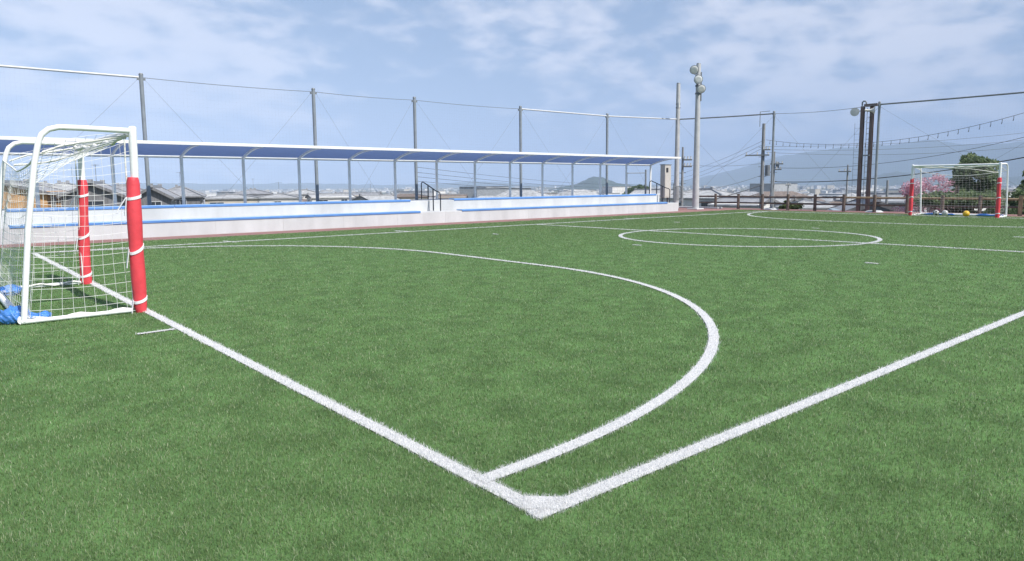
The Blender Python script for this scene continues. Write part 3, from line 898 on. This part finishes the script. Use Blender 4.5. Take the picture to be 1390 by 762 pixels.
def goal(loc, rz, label, half, tdx, h=2.06, twine=.0022):
    gd = empty('football_goal', loc, rz, label, 'goal', 'small football goals on the turf')
    pr = .042
    for s in (-1, 1):
        Y = s*half
        p = MB().tube([(0, Y, 0), (tdx, Y, h)], pr, 16).build('post', MT['white_paint'], gd)
        MB().tube([(tdx, Y, h), (tdx, Y, h+.02)], [pr, pr*.7], 16).build('cap', MT['white_paint'], p)
        # padded sleeve, slightly lumpy, tied with white straps
        n = 22; zs = np.linspace(.005, 1.52, n)
        rr = [.072+.004*math.sin(3.1*z+s)+.003*math.sin(9*z+2*s) - (.012 if k in (0, n-1) else 0) for k, z in enumerate(zs)]
        ring = [(tdx*z/h-.012-.012*math.sin(2.2*z+s*.8), Y+.006*math.sin(4*z), z) for z in zs]
        pad = MB().tube(ring, rr, 20).build('post_pad', MT['red_vinyl'], gd)
        for zz, tl in ((.18, .03), (.76, .05), (1.33, .02)):
            k = int(np.argmin(abs(zs-zz))); c = Vector(ring[k]); q = rr[k]+.004
            pts = [c+Vector((math.cos(a)*q, math.sin(a)*q, tl*math.cos(a-.6))) for a in np.linspace(0, 2*PI, 22)]
            mb = MB()
            for a, b in zip(pts[:-1], pts[1:]): mb.beam(a, b, .006, .032)
            b0 = c+Vector((-q-.004, -.02, 0))
            for dx, dz, dy in ((-.10, -.16, .02), (-.03, -.20, -.03)) if zz > 1 else ((-.035, -.21, -.01), (-.02, -.15, .03)):
                mb.beam(b0, b0+Vector((dx, dy, dz)), .006, .036, upv=(0, 1, 0))
            mb.build('strap', MT['strap'], pad)
        # top bar bending down into the back leg
        bend = [(tdx-.02, Y, h-.03), (-.45, Y, h-.02), (-.66, Y, h-.02), (-.75, Y, h-.045), (-.815, Y, h-.10), (-.85, Y, h-.18), (-.90, Y, h-.40), (-1.0, Y, 1.0), (-1.105, Y, .04)]
        MB().tube(bend, .0295, 14).build('side_frame', MT['white_paint'], gd)
        MB().tube([(-.09, Y, .035), (-1.13, Y, .035)], .024, 12).build('ground_bar', MT['white_paint'], gd)
    MB().tube([(tdx, -half, h-.045), (tdx, half, h-.045)], .038, 16).build('crossbar', MT['white_paint'], gd)
    MB().tube([(-1.12, -half, .05), (-1.12, half, .05)], .041, 14).build('back_bar', MT['white_paint'], gd)
    goal_net(gd, h, half-.005, tdx, twine)
    return gd


goal((-.055, 8.20, 0), 0, 'near white football goal with red padded posts on the goal line', 1.56, .035)
goal((FL+.0, 7.95, 0), PI, 'far white football goal with red padded posts in front of the trees', 1.53, 0.0, twine=.0013)


# ------------------------------------------------------------------ ballast bags and balls
def bag(loc, rz, L_, W_, H_, label, seed=0):
    e = empty('sandbag', loc, rz, label, 'sandbag', 'blue sandbags weighting the goals')
    bm = bmesh.new(); bmesh.ops.create_icosphere(bm, subdivisions=5, radius=1)
    sg = lambda a, p: math.copysign(abs(a)**p, a)
    rg = random.Random(seed); ph = [rg.uniform(0, 6) for _ in range(6)]
    for v in bm.verts:
        x, y, z = v.co
        n0 = Vector((x, y, z))
        x, y, z = sg(x, .5), sg(y, .55), sg(z, .75)
        fold = 0
        for k, (f, a) in enumerate(((5, .10), (9, .07), (16, .035))):
            fold -= a*abs(math.sin(f*(x*math.cos(ph[k])+y*math.sin(ph[k]))+f*.6*z+ph[k+3]+.8*math.sin(3*y+2*x)))
        saddle = .55+.45*min(1, abs(x+.15)*1.7)
        ear = 1+.22*max(0, abs(x)-.7)*max(0, abs(y)-.5)*8
        v.co = (x*L_/2*ear*(1+fold*.5), y*W_/2*ear*(1+fold), max(0.0, (z*saddle*(1+fold*1.6)+.82+fold*.5)*H_/1.75))
    bm.normal_update()
    for f in bm.faces:
        c = f.calc_center_median()
        u, w = c.x/L_, c.z/H_
        if c.y < -W_*.18 and f.normal.y < -.15 and (-.30 < u < -.19 or -.13 < u < .02 or .07 < u < .2) and .34 < w+.25*u < .60 and math.sin(60*u+20*w) > -.55: f.material_index = 1
        f.smooth = True
    me = bpy.data.meshes.new('sack'); bm.to_mesh(me); bm.free(); me.materials.append(MT['blue_tarp']); me.materials.append(MT['strap'])
    b = bpy.data.objects.new('sack', me); COL.objects.link(b); b.parent = e
    MB().tube([(-L_*.22, -W_*.1, H_*.62), (-L_*.16, 0, H_*.80), (-L_*.06, W_*.12, H_*.60)], .009, 6).build('handle', MT['blue_edge'], e)
    return e


q = at(21, 440, Z=0); bag((q.x, q.y+.06, 0), R(60), .30, .24, .19, 'crumpled blue sandbag on the near back corner of the near goal')
q = at(53, 437, Z=0); bag((q.x, q.y+.05, 0), R(-25), .24, .17, .11, 'small flat blue sandbag beside the near back leg of the near goal')
q = at(8, 402, Z=0); bag((q.x-.05, q.y+.05, 0), R(-20), .46, .28, .15, 'blue sandbag across the back bar at the far corner of the near goal')
bag((FL+1.14, 8.75, 0), R(90), 1.2, .26, .10, 'long flat blue sandbag on the far goal back bar beside the grey balls')
bag((FL+1.14, 6.95, 0), R(90), 1.0, .26, .11, 'flat blue sandbag on the far goal back bar near its right post')


def football(loc, label, m1, m2, r=.11, rot=0.0):
    e = empty('football', loc, rot, label, 'ball', 'footballs lying in the far goal')
    bm = bmesh.new(); bmesh.ops.create_icosphere(bm, subdivisions=4, radius=r)
    t = (1+5**.5)/2
    cs = [Vector(c).normalized() for c in ((-1, t, 0), (1, t, 0), (-1, -t, 0), (1, -t, 0), (0, -1, t), (0, 1, t), (0, -1, -t), (0, 1, -t), (t, 0, -1), (t, 0, 1), (-t, 0, -1), (-t, 0, 1))]
    for f in bm.faces:
        c = f.calc_center_median().normalized()
        f.material_index = 1 if max(c.dot(k) for k in cs) > .935 else 0; f.smooth = True
    for v in bm.verts: v.co.z += r
    me = bpy.data.meshes.new('ball_cover'); bm.to_mesh(me); bm.free(); me.materials.append(m1); me.materials.append(m2)
    b = bpy.data.objects.new('ball_cover', me); COL.objects.link(b); b.parent = e
    return e


football((29.98, 8.74, 0), 'grey and white football, left one of the pair in the far goal', MT['ball_white'], MT['ball_black'], .115, .4)
football((30.05, 8.44, 0), 'plain whitish football, right one of the pair in the far goal', MT['ball_white'], MT['horn'], .115, 1.3)
football((29.70, 7.57, 0), 'yellow football lying alone in the far goal mouth', MT['ball_yellow'], MT['ball_yellow'], .12, .8)


# ------------------------------------------------------------------ houses
def house(loc, rz, w, d, eave, rise, kind, wall, roof, label, over=.38, floors=1, seed=0, group=None, gable_d=None):
    """w along the ridge (local x), d across; wall base at z=0 of loc"""
    rnd = random.Random(seed)
    e = empty('house', loc, rz, label, 'house', group)
    MB().box((-w/2, -d/2, 0), (w/2, d/2, eave)).build('wall', wall, e)
    W, Dp = w/2+over, d/2+over; z0 = eave-.02; z1 = eave+rise
    th = .16
    if kind == 'hip':
        rl = max(.4, w/2-d/2*.9)
        top = [(-W, -Dp, z0), (W, -Dp, z0), (W, Dp, z0), (-W, Dp, z0), (-rl, 0, z1), (rl, 0, z1)]
        fs = [(0, 1, 5, 4), (2, 3, 4, 5), (1, 2, 5), (3, 0, 4)]
        hips = [((-W, -Dp, z0), (-rl, 0, z1)), ((W, -Dp, z0), (rl, 0, z1)), ((W, Dp, z0), (rl, 0, z1)), ((-W, Dp, z0), (-rl, 0, z1))]
        rid = ((-rl, 0, z1), (rl, 0, z1))
        mb = MB()
        k = [(x, y, z-th) for x, y, z in top[:4]]
        mb.add(top+k, fs+[(6, 9, 8, 7), (0, 6, 7, 1), (1, 7, 8, 2), (2, 8, 9, 3), (3, 9, 6, 0)])
    else:
        top = [(-W, -Dp, z0-.1), (W, -Dp, z0-.1), (W, 0, z1), (-W, 0, z1), (W, Dp, z0-.1), (-W, Dp, z0-.1)]
        bot = [(x, y, z-th) for x, y, z in top]
        mb = MB(); mb.add(top+bot, [(0, 1, 2, 3), (3, 2, 4, 5), (6, 9, 8, 7), (9, 11, 10, 8), (0, 6, 7, 1), (5, 4, 10, 11), (1, 7, 8, 2), (2, 8, 10, 4), (0, 3, 9, 6), (3, 5, 11, 9)])
        hips = []; rid = ((-W, 0, z1), (W, 0, z1))
        MB().add([(-w/2, -d/2, eave), (-w/2, d/2, eave), (-w/2, 0, z1-.25), (w/2, -d/2, eave), (w/2, d/2, eave), (w/2, 0, z1-.25)],
                 [(0, 2, 1), (3, 4, 5), (0, 3, 5, 2), (1, 2, 5, 4), (0, 1, 4, 3)]).build('gable_wall', wall, e)
    rf = mb.build('roof', roof, e)
    mb = MB(); mb.beam(Vector(rid[0])+Vector((0, 0, .06)), Vector(rid[1])+Vector((0, 0, .06)), .34, .26)
    for c in (rid[0], rid[1]): mb.box((c[0]-.16, -.2, z1-.02), (c[0]+.16, .2, z1+.34))
    mb.build('ridge_cap', MT['ridge'], rf)
    if hips:
        mb = MB()
        for a, b in hips: mb.beam(Vector(a)+Vector((0, 0, .04)), Vector(b)+Vector((0, 0, .04)), .22, .16)
        mb.build('hip_cap', MT['ridge'], rf)
    if kind != 'hip':
        mb = MB()
        for sx in (-W-.02, W+.02):
            for sy in (-1, 1): MB().beam((sx, sy*Dp, z0-.16), (sx, 0, z1-.06), .05, .26).build('barge_board', MT['wall_dark'], rf)
    # windows on all four faces
    for fl_ in range(floors):
        zb = eave-1.05-2.9*fl_
        for (nx, ny, length, off) in ((0, -1, w, d/2), (0, 1, w, d/2), (-1, 0, d, w/2), (1, 0, d, w/2)):
            nwin = max(1, int(length/3.4))
            for i in range(nwin):
                if rnd.random() < .15: continue
                c = (i+.5)/nwin*length-length/2+rnd.uniform(-.3, .3); ww = rnd.choice((.5, .75, .9)); hh = rnd.choice((.45, .55, .6))
                mb = MB(); g_ = MB()
                def bx(m, a0, a1, z_0, z_1, p0, p1):
                    if ny: m.box((a0, min(ny*(off+p0), ny*(off+p1)), z_0), (a1, max(ny*(off+p0), ny*(off+p1)), z_1))
                    else: m.box((min(nx*(off+p0), nx*(off+p1)), a0, z_0), (max(nx*(off+p0), nx*(off+p1)), a1, z_1))
                bx(mb, c-ww-.07, c-ww, zb-hh, zb+hh, .0, .07); bx(mb, c+ww, c+ww+.07, zb-hh, zb+hh, .0, .07)
                bx(mb, c-ww-.07, c+ww+.07, zb+hh, zb+hh+.07, .0, .08); bx(mb, c-ww-.12, c+ww+.12, zb-hh-.07, zb-hh, .0, .12)
                bx(mb, c-.025, c+.025, zb-hh, zb+hh, .022, .05)
                bx(g_, c-ww, c+ww, zb-hh, zb+hh, .003, .02)
                f = mb.build('window', MT['win_frame'], e); g_.build('pane', MT['win_glass'], f)
    return e


def antenna(loc, h, label):
    e = empty('roof_antenna', loc, random.uniform(0, 3), label, 'antenna', 'television antennas on the house roofs')
    MB().tube([(0, 0, 0), (0, 0, h)], .025, 5).build('mast', MT['galv_dk'], e)
    mb = MB(); mb.tube([(-.5, 0, h-.1), (.5, 0, h-.1)], .015, 4)
    for k in range(6): mb.tube([(-.45+k*.18, -.28, h-.1), (-.45+k*.18, .28, h-.1)], .012, 4)
    mb.build('elements', MT['galv_dk'], e)


# (px of the house centre, distance, px of the ridge, ridge turned by degrees from facing the camera, length, depth, rise, type, wall, roof, label)
HS = [
    (18, 85, 245, 258, 75, 9, 8, 'gable', 'wall_orange', 'tile_grey', 'house with ochre wall at the left edge, behind the far leg of the near goal'),
    (55, 112, 247, 259, 15, 9, 8, 'hip', 'wall_dark', 'tile_grey', 'dark hipped house seen between the back legs of the near goal'),
    (86, 92, 247, 259, 5, 6, 7, 'hip', 'wall_grey', 'tile_light', 'grey hipped house with pale roof seen through the near goal net'),
    (131, 82, 246, 262, 82, 8, 5.4, 'gable', 'wall_dark', 'tile_grey', 'dark boarded gabled house seen between the two red goal pads'),
    (166, 104, 250, 261, 0, 8, 7, 'hip', 'wall_cream', 'tile_grey', 'cream hipped house with grey roof left of the right goal pad'),
    (211, 84, 251.5, 265, 84, 9, 3.6, 'gable', 'wall_dark', 'tile_grey', 'dark house with gable end by the first fence pole right of the near goal'),
    (244, 108, 252.3, 264.5, -6, 6.4, 6, 'hip', 'wall_dark', 'tile_grey', 'low dark house with grey roof behind the first canopy post right of near goal'),
    (316, 112, 263, 267.2, -4, 7, 6, 'hip', 'wall_cream', 'tile_light', 'low cream hipped house between the first two canopy posts right of near goal'),
    (343, 150, 256.3, 261.7, 0, 7, 7, 'hip', 'wall_white', 'tile_grey', 'white house with dark hipped roof rising behind the low cream house'),
    (381, 122, 262.3, 266.7, -8, 6, 6, 'hip', 'wall_white', 'tile_light', 'white low house with light tiled roof left of the second fence pole'),
    (411, 152, 257, 262.2, 0, 7, 6, 'hip', 'wall_white', 'tile_light', 'white house behind the third canopy post right of the near goal'),
    (448, 126, 262.5, 265.7, 10, 7, 6, 'gable', 'wall_white', 'tile_light', 'white house with shallow gabled roof right of the second fence pole'),
    (486, 152, 261.3, 264.2, -12, 9, 7, 'gable', 'wall_cream', 'tile_grey', 'cream grey roofed house just right of the fourth canopy post from near goal'),
    (511, 122, 264.3, 270, 35, 6, 5, 'gable', 'wall_grey', 'tile_light', 'small grey gabled house left of the stair handrail'),
    (552, 142, 262, 265.7, 4, 8, 6, 'hip', 'wall_cream', 'tile_brown', 'cream house with brown hipped roof just left of the handrail'),
    (614, 152, 263, 266.5, -5, 6, 5, 'gable', 'wall_cream', 'tile_brown', 'low brown roofed house just right of the stair handrail'),
    (955, 92, 255.5, 266.5, -22, 8.5, 7, 'hip', 'wall_white', 'tile_light', 'white house with broad pale hipped roof behind the floodlight pole'),
    (890, 124, 256.5, 262.5, -20, 7, 6, 'gable', 'wall_white', 'tile_light', 'white house with pale gabled roof behind the right end of the stand'),
    (1012, 84, 266.5, 275, -24, 5.5, 6, 'gable', 'wall_white', 'tile_grey', 'white house with grey gabled roof behind the third rail fence bay'),
    (1050, 98, 267, 275, -25, 5, 6, 'gable', 'wall_cream', 'tile_light', 'cream house with pale roof behind the grey footed pole'),
    (1098, 76, 270.5, 279, 15, 5, 5, 'hip', 'wall_grey', 'tile_light', 'grey house with pale hipped roof right of the round bush'),
    (1138, 98, 271, 279, -15, 6, 6, 'hip', 'wall_cream', 'tile_brown', 'cream house with brownish hipped roof left of the speaker mast'),
    (1178, 47, 267, 285, 97, 8, 4.0, 'gable', 'wall_blue', 'tile_grey', 'blue grey gabled house directly behind the speaker mast'),
    (1216, 90, 261.5, 271, -10, 6.5, 6, 'gable', 'wall_grey', 'tile_grey', 'grey house with long grey roof between the speaker mast and the far goal'),
]
HPOS = []
for i, (px, D, rpy, epy, tw, w, d, kind, wl, rf, lab) in enumerate(HS):
    p = at(px, rpy, D=D); rise = p.z-at(px, epy, D=D-(d/2 if abs(tw) < 45 else w/2)).z; az = math.atan2(p.y-CAM.y, p.x-CAM.x)
    gz = float(ground_z(np.array(p.x), np.array(p.y)))-.1
    p = p - Vector((0, 0, .2))
    eave = p.z-rise-gz
    if px < 260 or px > 1130: w *= .84; d *= .9
    house((p.x, p.y, gz), az-PI/2+R(tw), w, d, eave, rise, kind, MT[wl], MT[rf], lab, floors=2 if eave > 4.2 else 1, seed=i, over=.38 if px < 290 else .2)
    HPOS.append((p.x, p.y))
for px, py, D, h, lab in ((245, 252, 108, 2.2, 'television antenna on the long grey roof of the low dark house'), (344, 256, 150, 2.4, 'television antenna on the roof behind the low cream house'),
                          (131, 246.5, 82, 2.0, 'television antenna on the dark gable between the goal pads'), (503, 262, 152, 2.4, 'television antenna just right of the fourth canopy post from the near goal'),
                          (379, 262.5, 122, 2.2, 'television antenna on the white house left of the second fence pole')):
    p = at(px, py+2, D=D); antenna((p.x, p.y, p.z-.15), h, lab)

# middle distance: simple countable houses, then the far town as one mass
def small_house(mb, x, y, z, w, d, h, rise, a, mi_w, mi_r):
    c, s = math.cos(a), math.sin(a)
    def T(px, py, pz): return (x+px*c-py*s, y+px*s+py*c, z+pz)
    W, D_ = w/2, d/2
    vs = [T(-W, -D_, 0), T(W, -D_, 0), T(W, D_, 0), T(-W, D_, 0), T(-W, -D_, h), T(W, -D_, h), T(W, D_, h), T(-W, D_, h)]
    mb.add(vs, [(0, 1, 5, 4), (1, 2, 6, 5), (2, 3, 7, 6), (3, 0, 4, 7)], mi_w)
    o_ = .4; rl = max(.3, W-D_*.8)
    vs = [T(-W-o_, -D_-o_, h), T(W+o_, -D_-o_, h), T(W+o_, D_+o_, h), T(-W-o_, D_+o_, h), T(-rl, 0, h+rise), T(rl, 0, h+rise)]
    if rise > .05: mb.add(vs, [(0, 1, 5, 4), (2, 3, 4, 5), (1, 2, 5), (3, 0, 4), (0, 3, 2, 1)], mi_r)
    else: mb.add(vs[:4], [(0, 1, 2, 3)], mi_r)


WM = ['wall_white', 'wall_cream', 'wall_grey', 'wall_white', 'wall_dark']
RM = ['tile_grey', 'tile_light', 'tile_brown', 'tile_grey', 'tile_light']
town_mats = [MT[k] for k in WM]+[MT[k] for k in RM]
rnd = random.Random(5)
placed = 0; tries = 0
pts_ = list(HPOS)
while placed < 140 and tries < 6000:
    tries += 1
    px = rnd.uniform(-30, 1420); D = 135*(440/135)**rnd.random()
    d_ = ray(px, 250); az = math.atan2(d_.y, d_.x); x, y = CAM.x+D*math.cos(az), CAM.y+D*math.sin(az)
    if any((x-a)**2+(y-b)**2 < 11**2 for a, b in pts_): continue
    pts_.append((x, y)); placed += 1
    z = float(ground_z(np.array(x), np.array(y)))-.1
    mb = MB(); i = rnd.randrange(5)
    small_house(mb, 0, 0, 0, rnd.uniform(7, 12), rnd.uniform(6, 8), rnd.choice((3.0, 4.6, 5.2)), rnd.uniform(1.0, 1.8), rnd.uniform(0, PI), 0, 1)
    tag(mb.build('town_house', [MT[WM[i]], MT[RM[rnd.randrange(5)]]], loc=(x, y, z)), 'small distant tile roofed house in the town beyond the pitch', 'house', 'distant town houses')
mb = MB()
for k in range(3600):
    px = rnd.uniform(-120, 1500); D = 430*(5200/430)**(rnd.random()**.8)
    d_ = ray(px, 250); az = math.atan2(d_.y, d_.x); x, y = CAM.x+D*math.cos(az), CAM.y+D*math.sin(az)
    z = float(ground_z(np.array(x), np.array(y)))-.2
    big = rnd.random() < .10
    w = rnd.uniform(16, 45) if big else rnd.uniform(8, 16)
    small_house(mb, x, y, z, w, rnd.uniform(7, 12) if not big else w*.5, rnd.uniform(7, 15) if big else rnd.uniform(3.5, 7), 0 if big else rnd.uniform(1, 2), rnd.uniform(0, PI), rnd.choice((0, 0, 1, 2, 3)), rnd.randrange(5, 10))
tag(mb.build('distant_town', town_mats), kind='stuff')


# ------------------------------------------------------------------ trees and shrubs
def tree(name, loc, h, rad, label, cat, leafm, nleaf, lsize, clumps, trunk_h, shape='round', seed=0, branches=7, tr=.12):
    rg = np.random.default_rng(seed); rnd = random.Random(seed)
    e = empty(name, loc, 0, label, cat)
    mb = MB(); mb.tube([(0, 0, -.3), (.03, .02, trunk_h*.5), (.0, .05, trunk_h), (.06, 0, h*.72)], [tr, tr*.85, tr*.7, tr*.2], 9)
    C = []
    for k in range(clumps):
        t = rg.random()
        if shape == 'cone':
            z = trunk_h*.5+(h-trunk_h*.5)*t**1.1; rr = rad*(1.02-t)**.62; rr = rr if rr > .12 else .12
        else:
            z = trunk_h*.7+(h-trunk_h*.7)*t; rr = rad*math.sqrt(max(.03, 1-((t-.42)/.62)**2))
        a = rg.uniform(0, 2*PI); q = rr*math.sqrt(rg.uniform(.15, 1))
        C.append((q*math.cos(a), q*math.sin(a), z, rg.uniform(.16, .34)*rad*(1 if shape != 'cone' else (1.1-.5*t))))
    for k in range(min(branches*3, clumps)):
        c = C[k]; zb = min(h*.7, max(trunk_h*.4, c[2]*.62))
        mb.tube([(0, 0, zb), (c[0]*.45, c[1]*.45, zb+(c[2]-zb)*.35), (c[0]*.95, c[1]*.95, c[2])], [tr*.35, tr*.22, tr*.06], 5)
    mb.build('trunk', MT['trunk'], e)
    per = nleaf//clumps; P = []; T = []
    for c in C:
        v = rg.normal(size=(per, 3)); v /= np.linalg.norm(v, axis=1)[:, None]
        v *= (rg.random(per)**.45)[:, None]*c[3]; v[:, 2] *= .72
        P.append(v+np.array(c[:3])); T.append(np.clip(rg.normal(.42+rg.normal(0, .16), .18, per), 0, 1))
    P = np.concatenate(P); T = np.concatenate(T); P[:, 2] = np.maximum(P[:, 2], .05)
    cards('crown', leafm, P, lsize, T, parent=e)
    return e


def tz(x, y): return float(ground_z(np.array(x), np.array(y)))


p = at(1324, 216, D=44); tree('evergreen_tree', (p.x, p.y, tz(p.x, p.y)), p.z-tz(p.x, p.y), 1.5, 'dense dark green evergreen tree behind the far goal', 'tree', MT['leaf_dark'], 36000, .12, 150, 1.6, 'round', 3)
p = at(1261, 247, D=41); tree('blossom_tree', (p.x, p.y, tz(p.x, p.y)), p.z-tz(p.x, p.y)+.2, 1.55, 'pink blossoming tree behind the left post of the far goal', 'tree', MT['blossom'], 13000, .065, 110, 1.3, 'round', 5, 14, .09)
p = at(1403, 232, D=46); tree('evergreen_tree', (p.x, p.y, tz(p.x, p.y)), p.z-tz(p.x, p.y), 1.9, 'dark evergreen tree at the right edge beyond the rail fence', 'tree', MT['leaf_dark'], 18000, .13, 80, 2.0, 'cone', 8)
p = at(1372, 262, D=41); tree('green_shrub', (p.x, p.y, tz(p.x, p.y)), p.z-tz(p.x, p.y), 1.2, 'dark green shrub between the evergreen trees right of the far goal', 'shrub', MT['leaf_dark'], 9000, .11, 50, 2.5, 'round', 9)
p = at(1300, 268, D=39); tree('green_shrub', (p.x, p.y, tz(p.x, p.y)), p.z-tz(p.x, p.y), 1.5, 'low dark green shrub under the evergreen behind the far goal', 'shrub', MT['leaf_dark'], 9000, .11, 50, 2.5, 'round', 10)
p = at(1072, 273.5, D=44); tree('green_shrub', (p.x, p.y, tz(p.x, p.y)), p.z-tz(p.x, p.y), .85, 'round yellow green bush behind the rail fence', 'shrub', MT['leaf_bush'], 9000, .08, 55, 1.5, 'round', 12)


def wooded_knoll():
    c = at(868, 252, D=330); g0 = tz(c.x, c.y); P = []; T = []
    az = math.atan2(c.y-CAM.y, c.x-CAM.x); ax = Vector((math.sin(az), -math.cos(az), 0)); ay = Vector((math.cos(az), math.sin(az), 0))
    top = c.z-g0
    for k in range(420):
        u = RNG.uniform(-1, 1); v = RNG.uniform(-1, 1)
        if u*u+v*v > 1: continue
        z = (top-1.5)*(1-abs(u)**2.0)*(1-v*v*.8)
        q = c+ax*(u*11.0)+ay*(v*14)
        n = 60; w = RNG.normal(size=(n, 3)); w /= np.linalg.norm(w, axis=1)[:, None]; w *= RNG.uniform(.8, 1.9)
        P.append(w+np.array((q.x, q.y, g0+z))); T.append(np.clip(RNG.normal(RNG.uniform(.25, .5), .12, n), 0, 1))
    o_ = cards('wooded_knoll', MT['leaf_dark'], np.concatenate(P), .8, np.concatenate(T))
    tag(o_, kind='stuff')


wooded_knoll()


# ------------------------------------------------------------------ utility poles and wires
def utility_pole(px, top_py, D, r, label, arms, steps=True, h_extra=0):
    p = at(px, top_py, D=D); g0 = tz(p.x, p.y); h = p.z-g0
    e = empty('utility_pole', (p.x, p.y, g0), math.atan2(p.y-CAM.y, p.x-CAM.x), label, 'utility pole', 'utility poles beyond the far fence')
    MB().tube([(0, 0, -.3), (0, 0, h)], [r*1.35, r*.85], 10).build('shaft', MT['pole_grey'], e)
    for dz, L_, off in arms:
        a = MB().beam((-r*1.3, -L_/2+off, h-dz), (-r*1.3, L_/2+off, h-dz), .08, .09).build('crossarm', MT['galv_dk'], e)
        for t in np.linspace(-L_/2+.08, L_/2-.08, 3): MB().tube([(-r*1.3, t+off, h-dz+.04), (-r*1.3, t+off, h-dz+.13), (-r*1.3, t+off, h-dz+.2)], [.05, .035, .045], 6).build('insulator', MT['horn'], a)
    if steps:
        for k in range(14): MB().tube([(0, -r*1.2-.12, h-1.2-k*.32), (0, r*1.2+.12, h-1.2-k*.32)] if k % 2 else [(-r*1.2-.1, 0, h-1.2-k*.32), (r*1.2+.1, 0, h-1.2-k*.32)], .014, 4).build('step_bolt', MT['galv_dk'], e)
    return e, h


e1, h1 = utility_pole(1037, 168, 50, .12, 'tall concrete utility pole with crossarm left of the grey footed pole', [(2.05, 1.5, .35), (1.7, .5, -.2)])
MB().beam((-.13, .25, h1-.2), (-.13, .25, h1+.75), .04, .04).build('lightning_rod', MT['galv_dk'], e1)
MB().beam((-.13, .25, h1+.75), (-.13, -.35, h1+.78), .03, .03).build('guard_wire', MT['galv_dk'], e1)
MB().tube([(0, -.32, h1-3.4), (0, -.32, h1-2.7)], .16, 12).build('transformer', MT['galv_dk'], e1)
e2, h2 = utility_pole(1051, 206, 56, .10, 'shorter concrete utility pole just right of the grey footed pole', [(.9, .9, -.2), (1.3, .7, -.2)])
MB().tube([(0, -.25, h2-1.2), (0, -.25, h2-.75)], .12, 12).build('transformer', MT['galv_dk'], e2)
e3, h3 = utility_pole(927, 200, 44, .07, 'slim dark utility pole between the concrete pole and the floodlight pole', [(.75, .5, -.3), (1.15, .5, -.3)])
e4, h4 = utility_pole(1151, 224, 60, .07, 'thin grey utility pole just left of the speaker mast', [(.5, .9, .2)])
e5, h5 = utility_pole(1205, 245, 62, .10, 'short pale utility pole stub right of the speaker mast', [], False)
e6, h6 = utility_pole(1070, 248, 75, .06, 'thin distant utility pole above the round bush', [(.25, .5, 0)], False)


def wire(a, b, s, r, label, name='overhead_wire', drops=0):
    pts = sag(a, b, s, 26)
    mb = MB().tube(pts, r, 5)
    o_ = mb.build(name, MT['wire'])
    tag(o_, label, 'wire', 'overhead wires beyond the far fence')
    if drops:
        mb = MB()
        for k in range(drops):
            t = (k+.6)/drops*.999; i = min(25, int(t*26)); q = pts[i].lerp(pts[i+1], t*26-i)
            mb.tube([q, q+Vector((0, 0, -.16))], .012, 4); mb.tube([q+Vector((0, 0, -.16)), q+Vector((.03, .03, -.24))], .018, 4)
        mb.build('hanger', MT['wire'], o_)
    return o_


def W(x, y, D): return at(x, y, D=D)


wire(W(1052, 247, 56), W(1480, 196, 44), .55, .030, 'thickest dark cable sagging from the pole pair to the right edge', drops=0)
wire(W(1037, 250, 50), W(972, 270, 48), .05, .026, 'dark service cable dropping from the tall utility pole to the pale hipped roof')
wire(W(1052, 228, 56), W(1460, 168, 50), .75, .014, 'thin wire leaving the shorter utility pole above the thickest cable')
wire(W(1052, 231, 56), W(930, 262, 50), .25, .012, 'thin wire falling leftwards from the pole pair')
wire(W(1040, 190, 50), W(1470, 128, 42), 1.05, .011, 'beaded line hung with small hooks between tall pole and right edge', drops=34)
wire(W(1040, 199, 50), W(1460, 172, 60), .35, .009, 'faint upper wire of the wire bundle over the speaker mast')
wire(W(1040, 203, 50), W(1460, 182, 60), .40, .009, 'faint second wire of the wire bundle over the speaker mast')
wire(W(1040, 207, 50), W(1460, 192, 60), .45, .009, 'faint lowest wire of the wire bundle over the speaker mast')
wire(W(1034, 192, 50), W(905, 240, 80), .30, .009, 'upper faint wire running down left from the tall utility pole')
wire(W(1034, 197, 50), W(905, 247, 80), .30, .009, 'middle faint wire running down left from the tall utility pole')
wire(W(1034, 202, 50), W(905, 252, 80), .30, .009, 'lower faint wire running down left from the tall utility pole')
wire(W(1036, 222, 50), W(928, 224, 44), .12, .009, 'level faint wire between the slim dark pole and the tall pole')
for k, (ya, yb) in enumerate(((227, 251), (234, 255), (240, 258), (246, 260))):
    wire(W(565, ya, 70), W(860, yb, 160), .5, .018, ['topmost', 'second', 'third', 'lowest'][k]+' of the four faint wires falling right behind the canopy from the handrail')
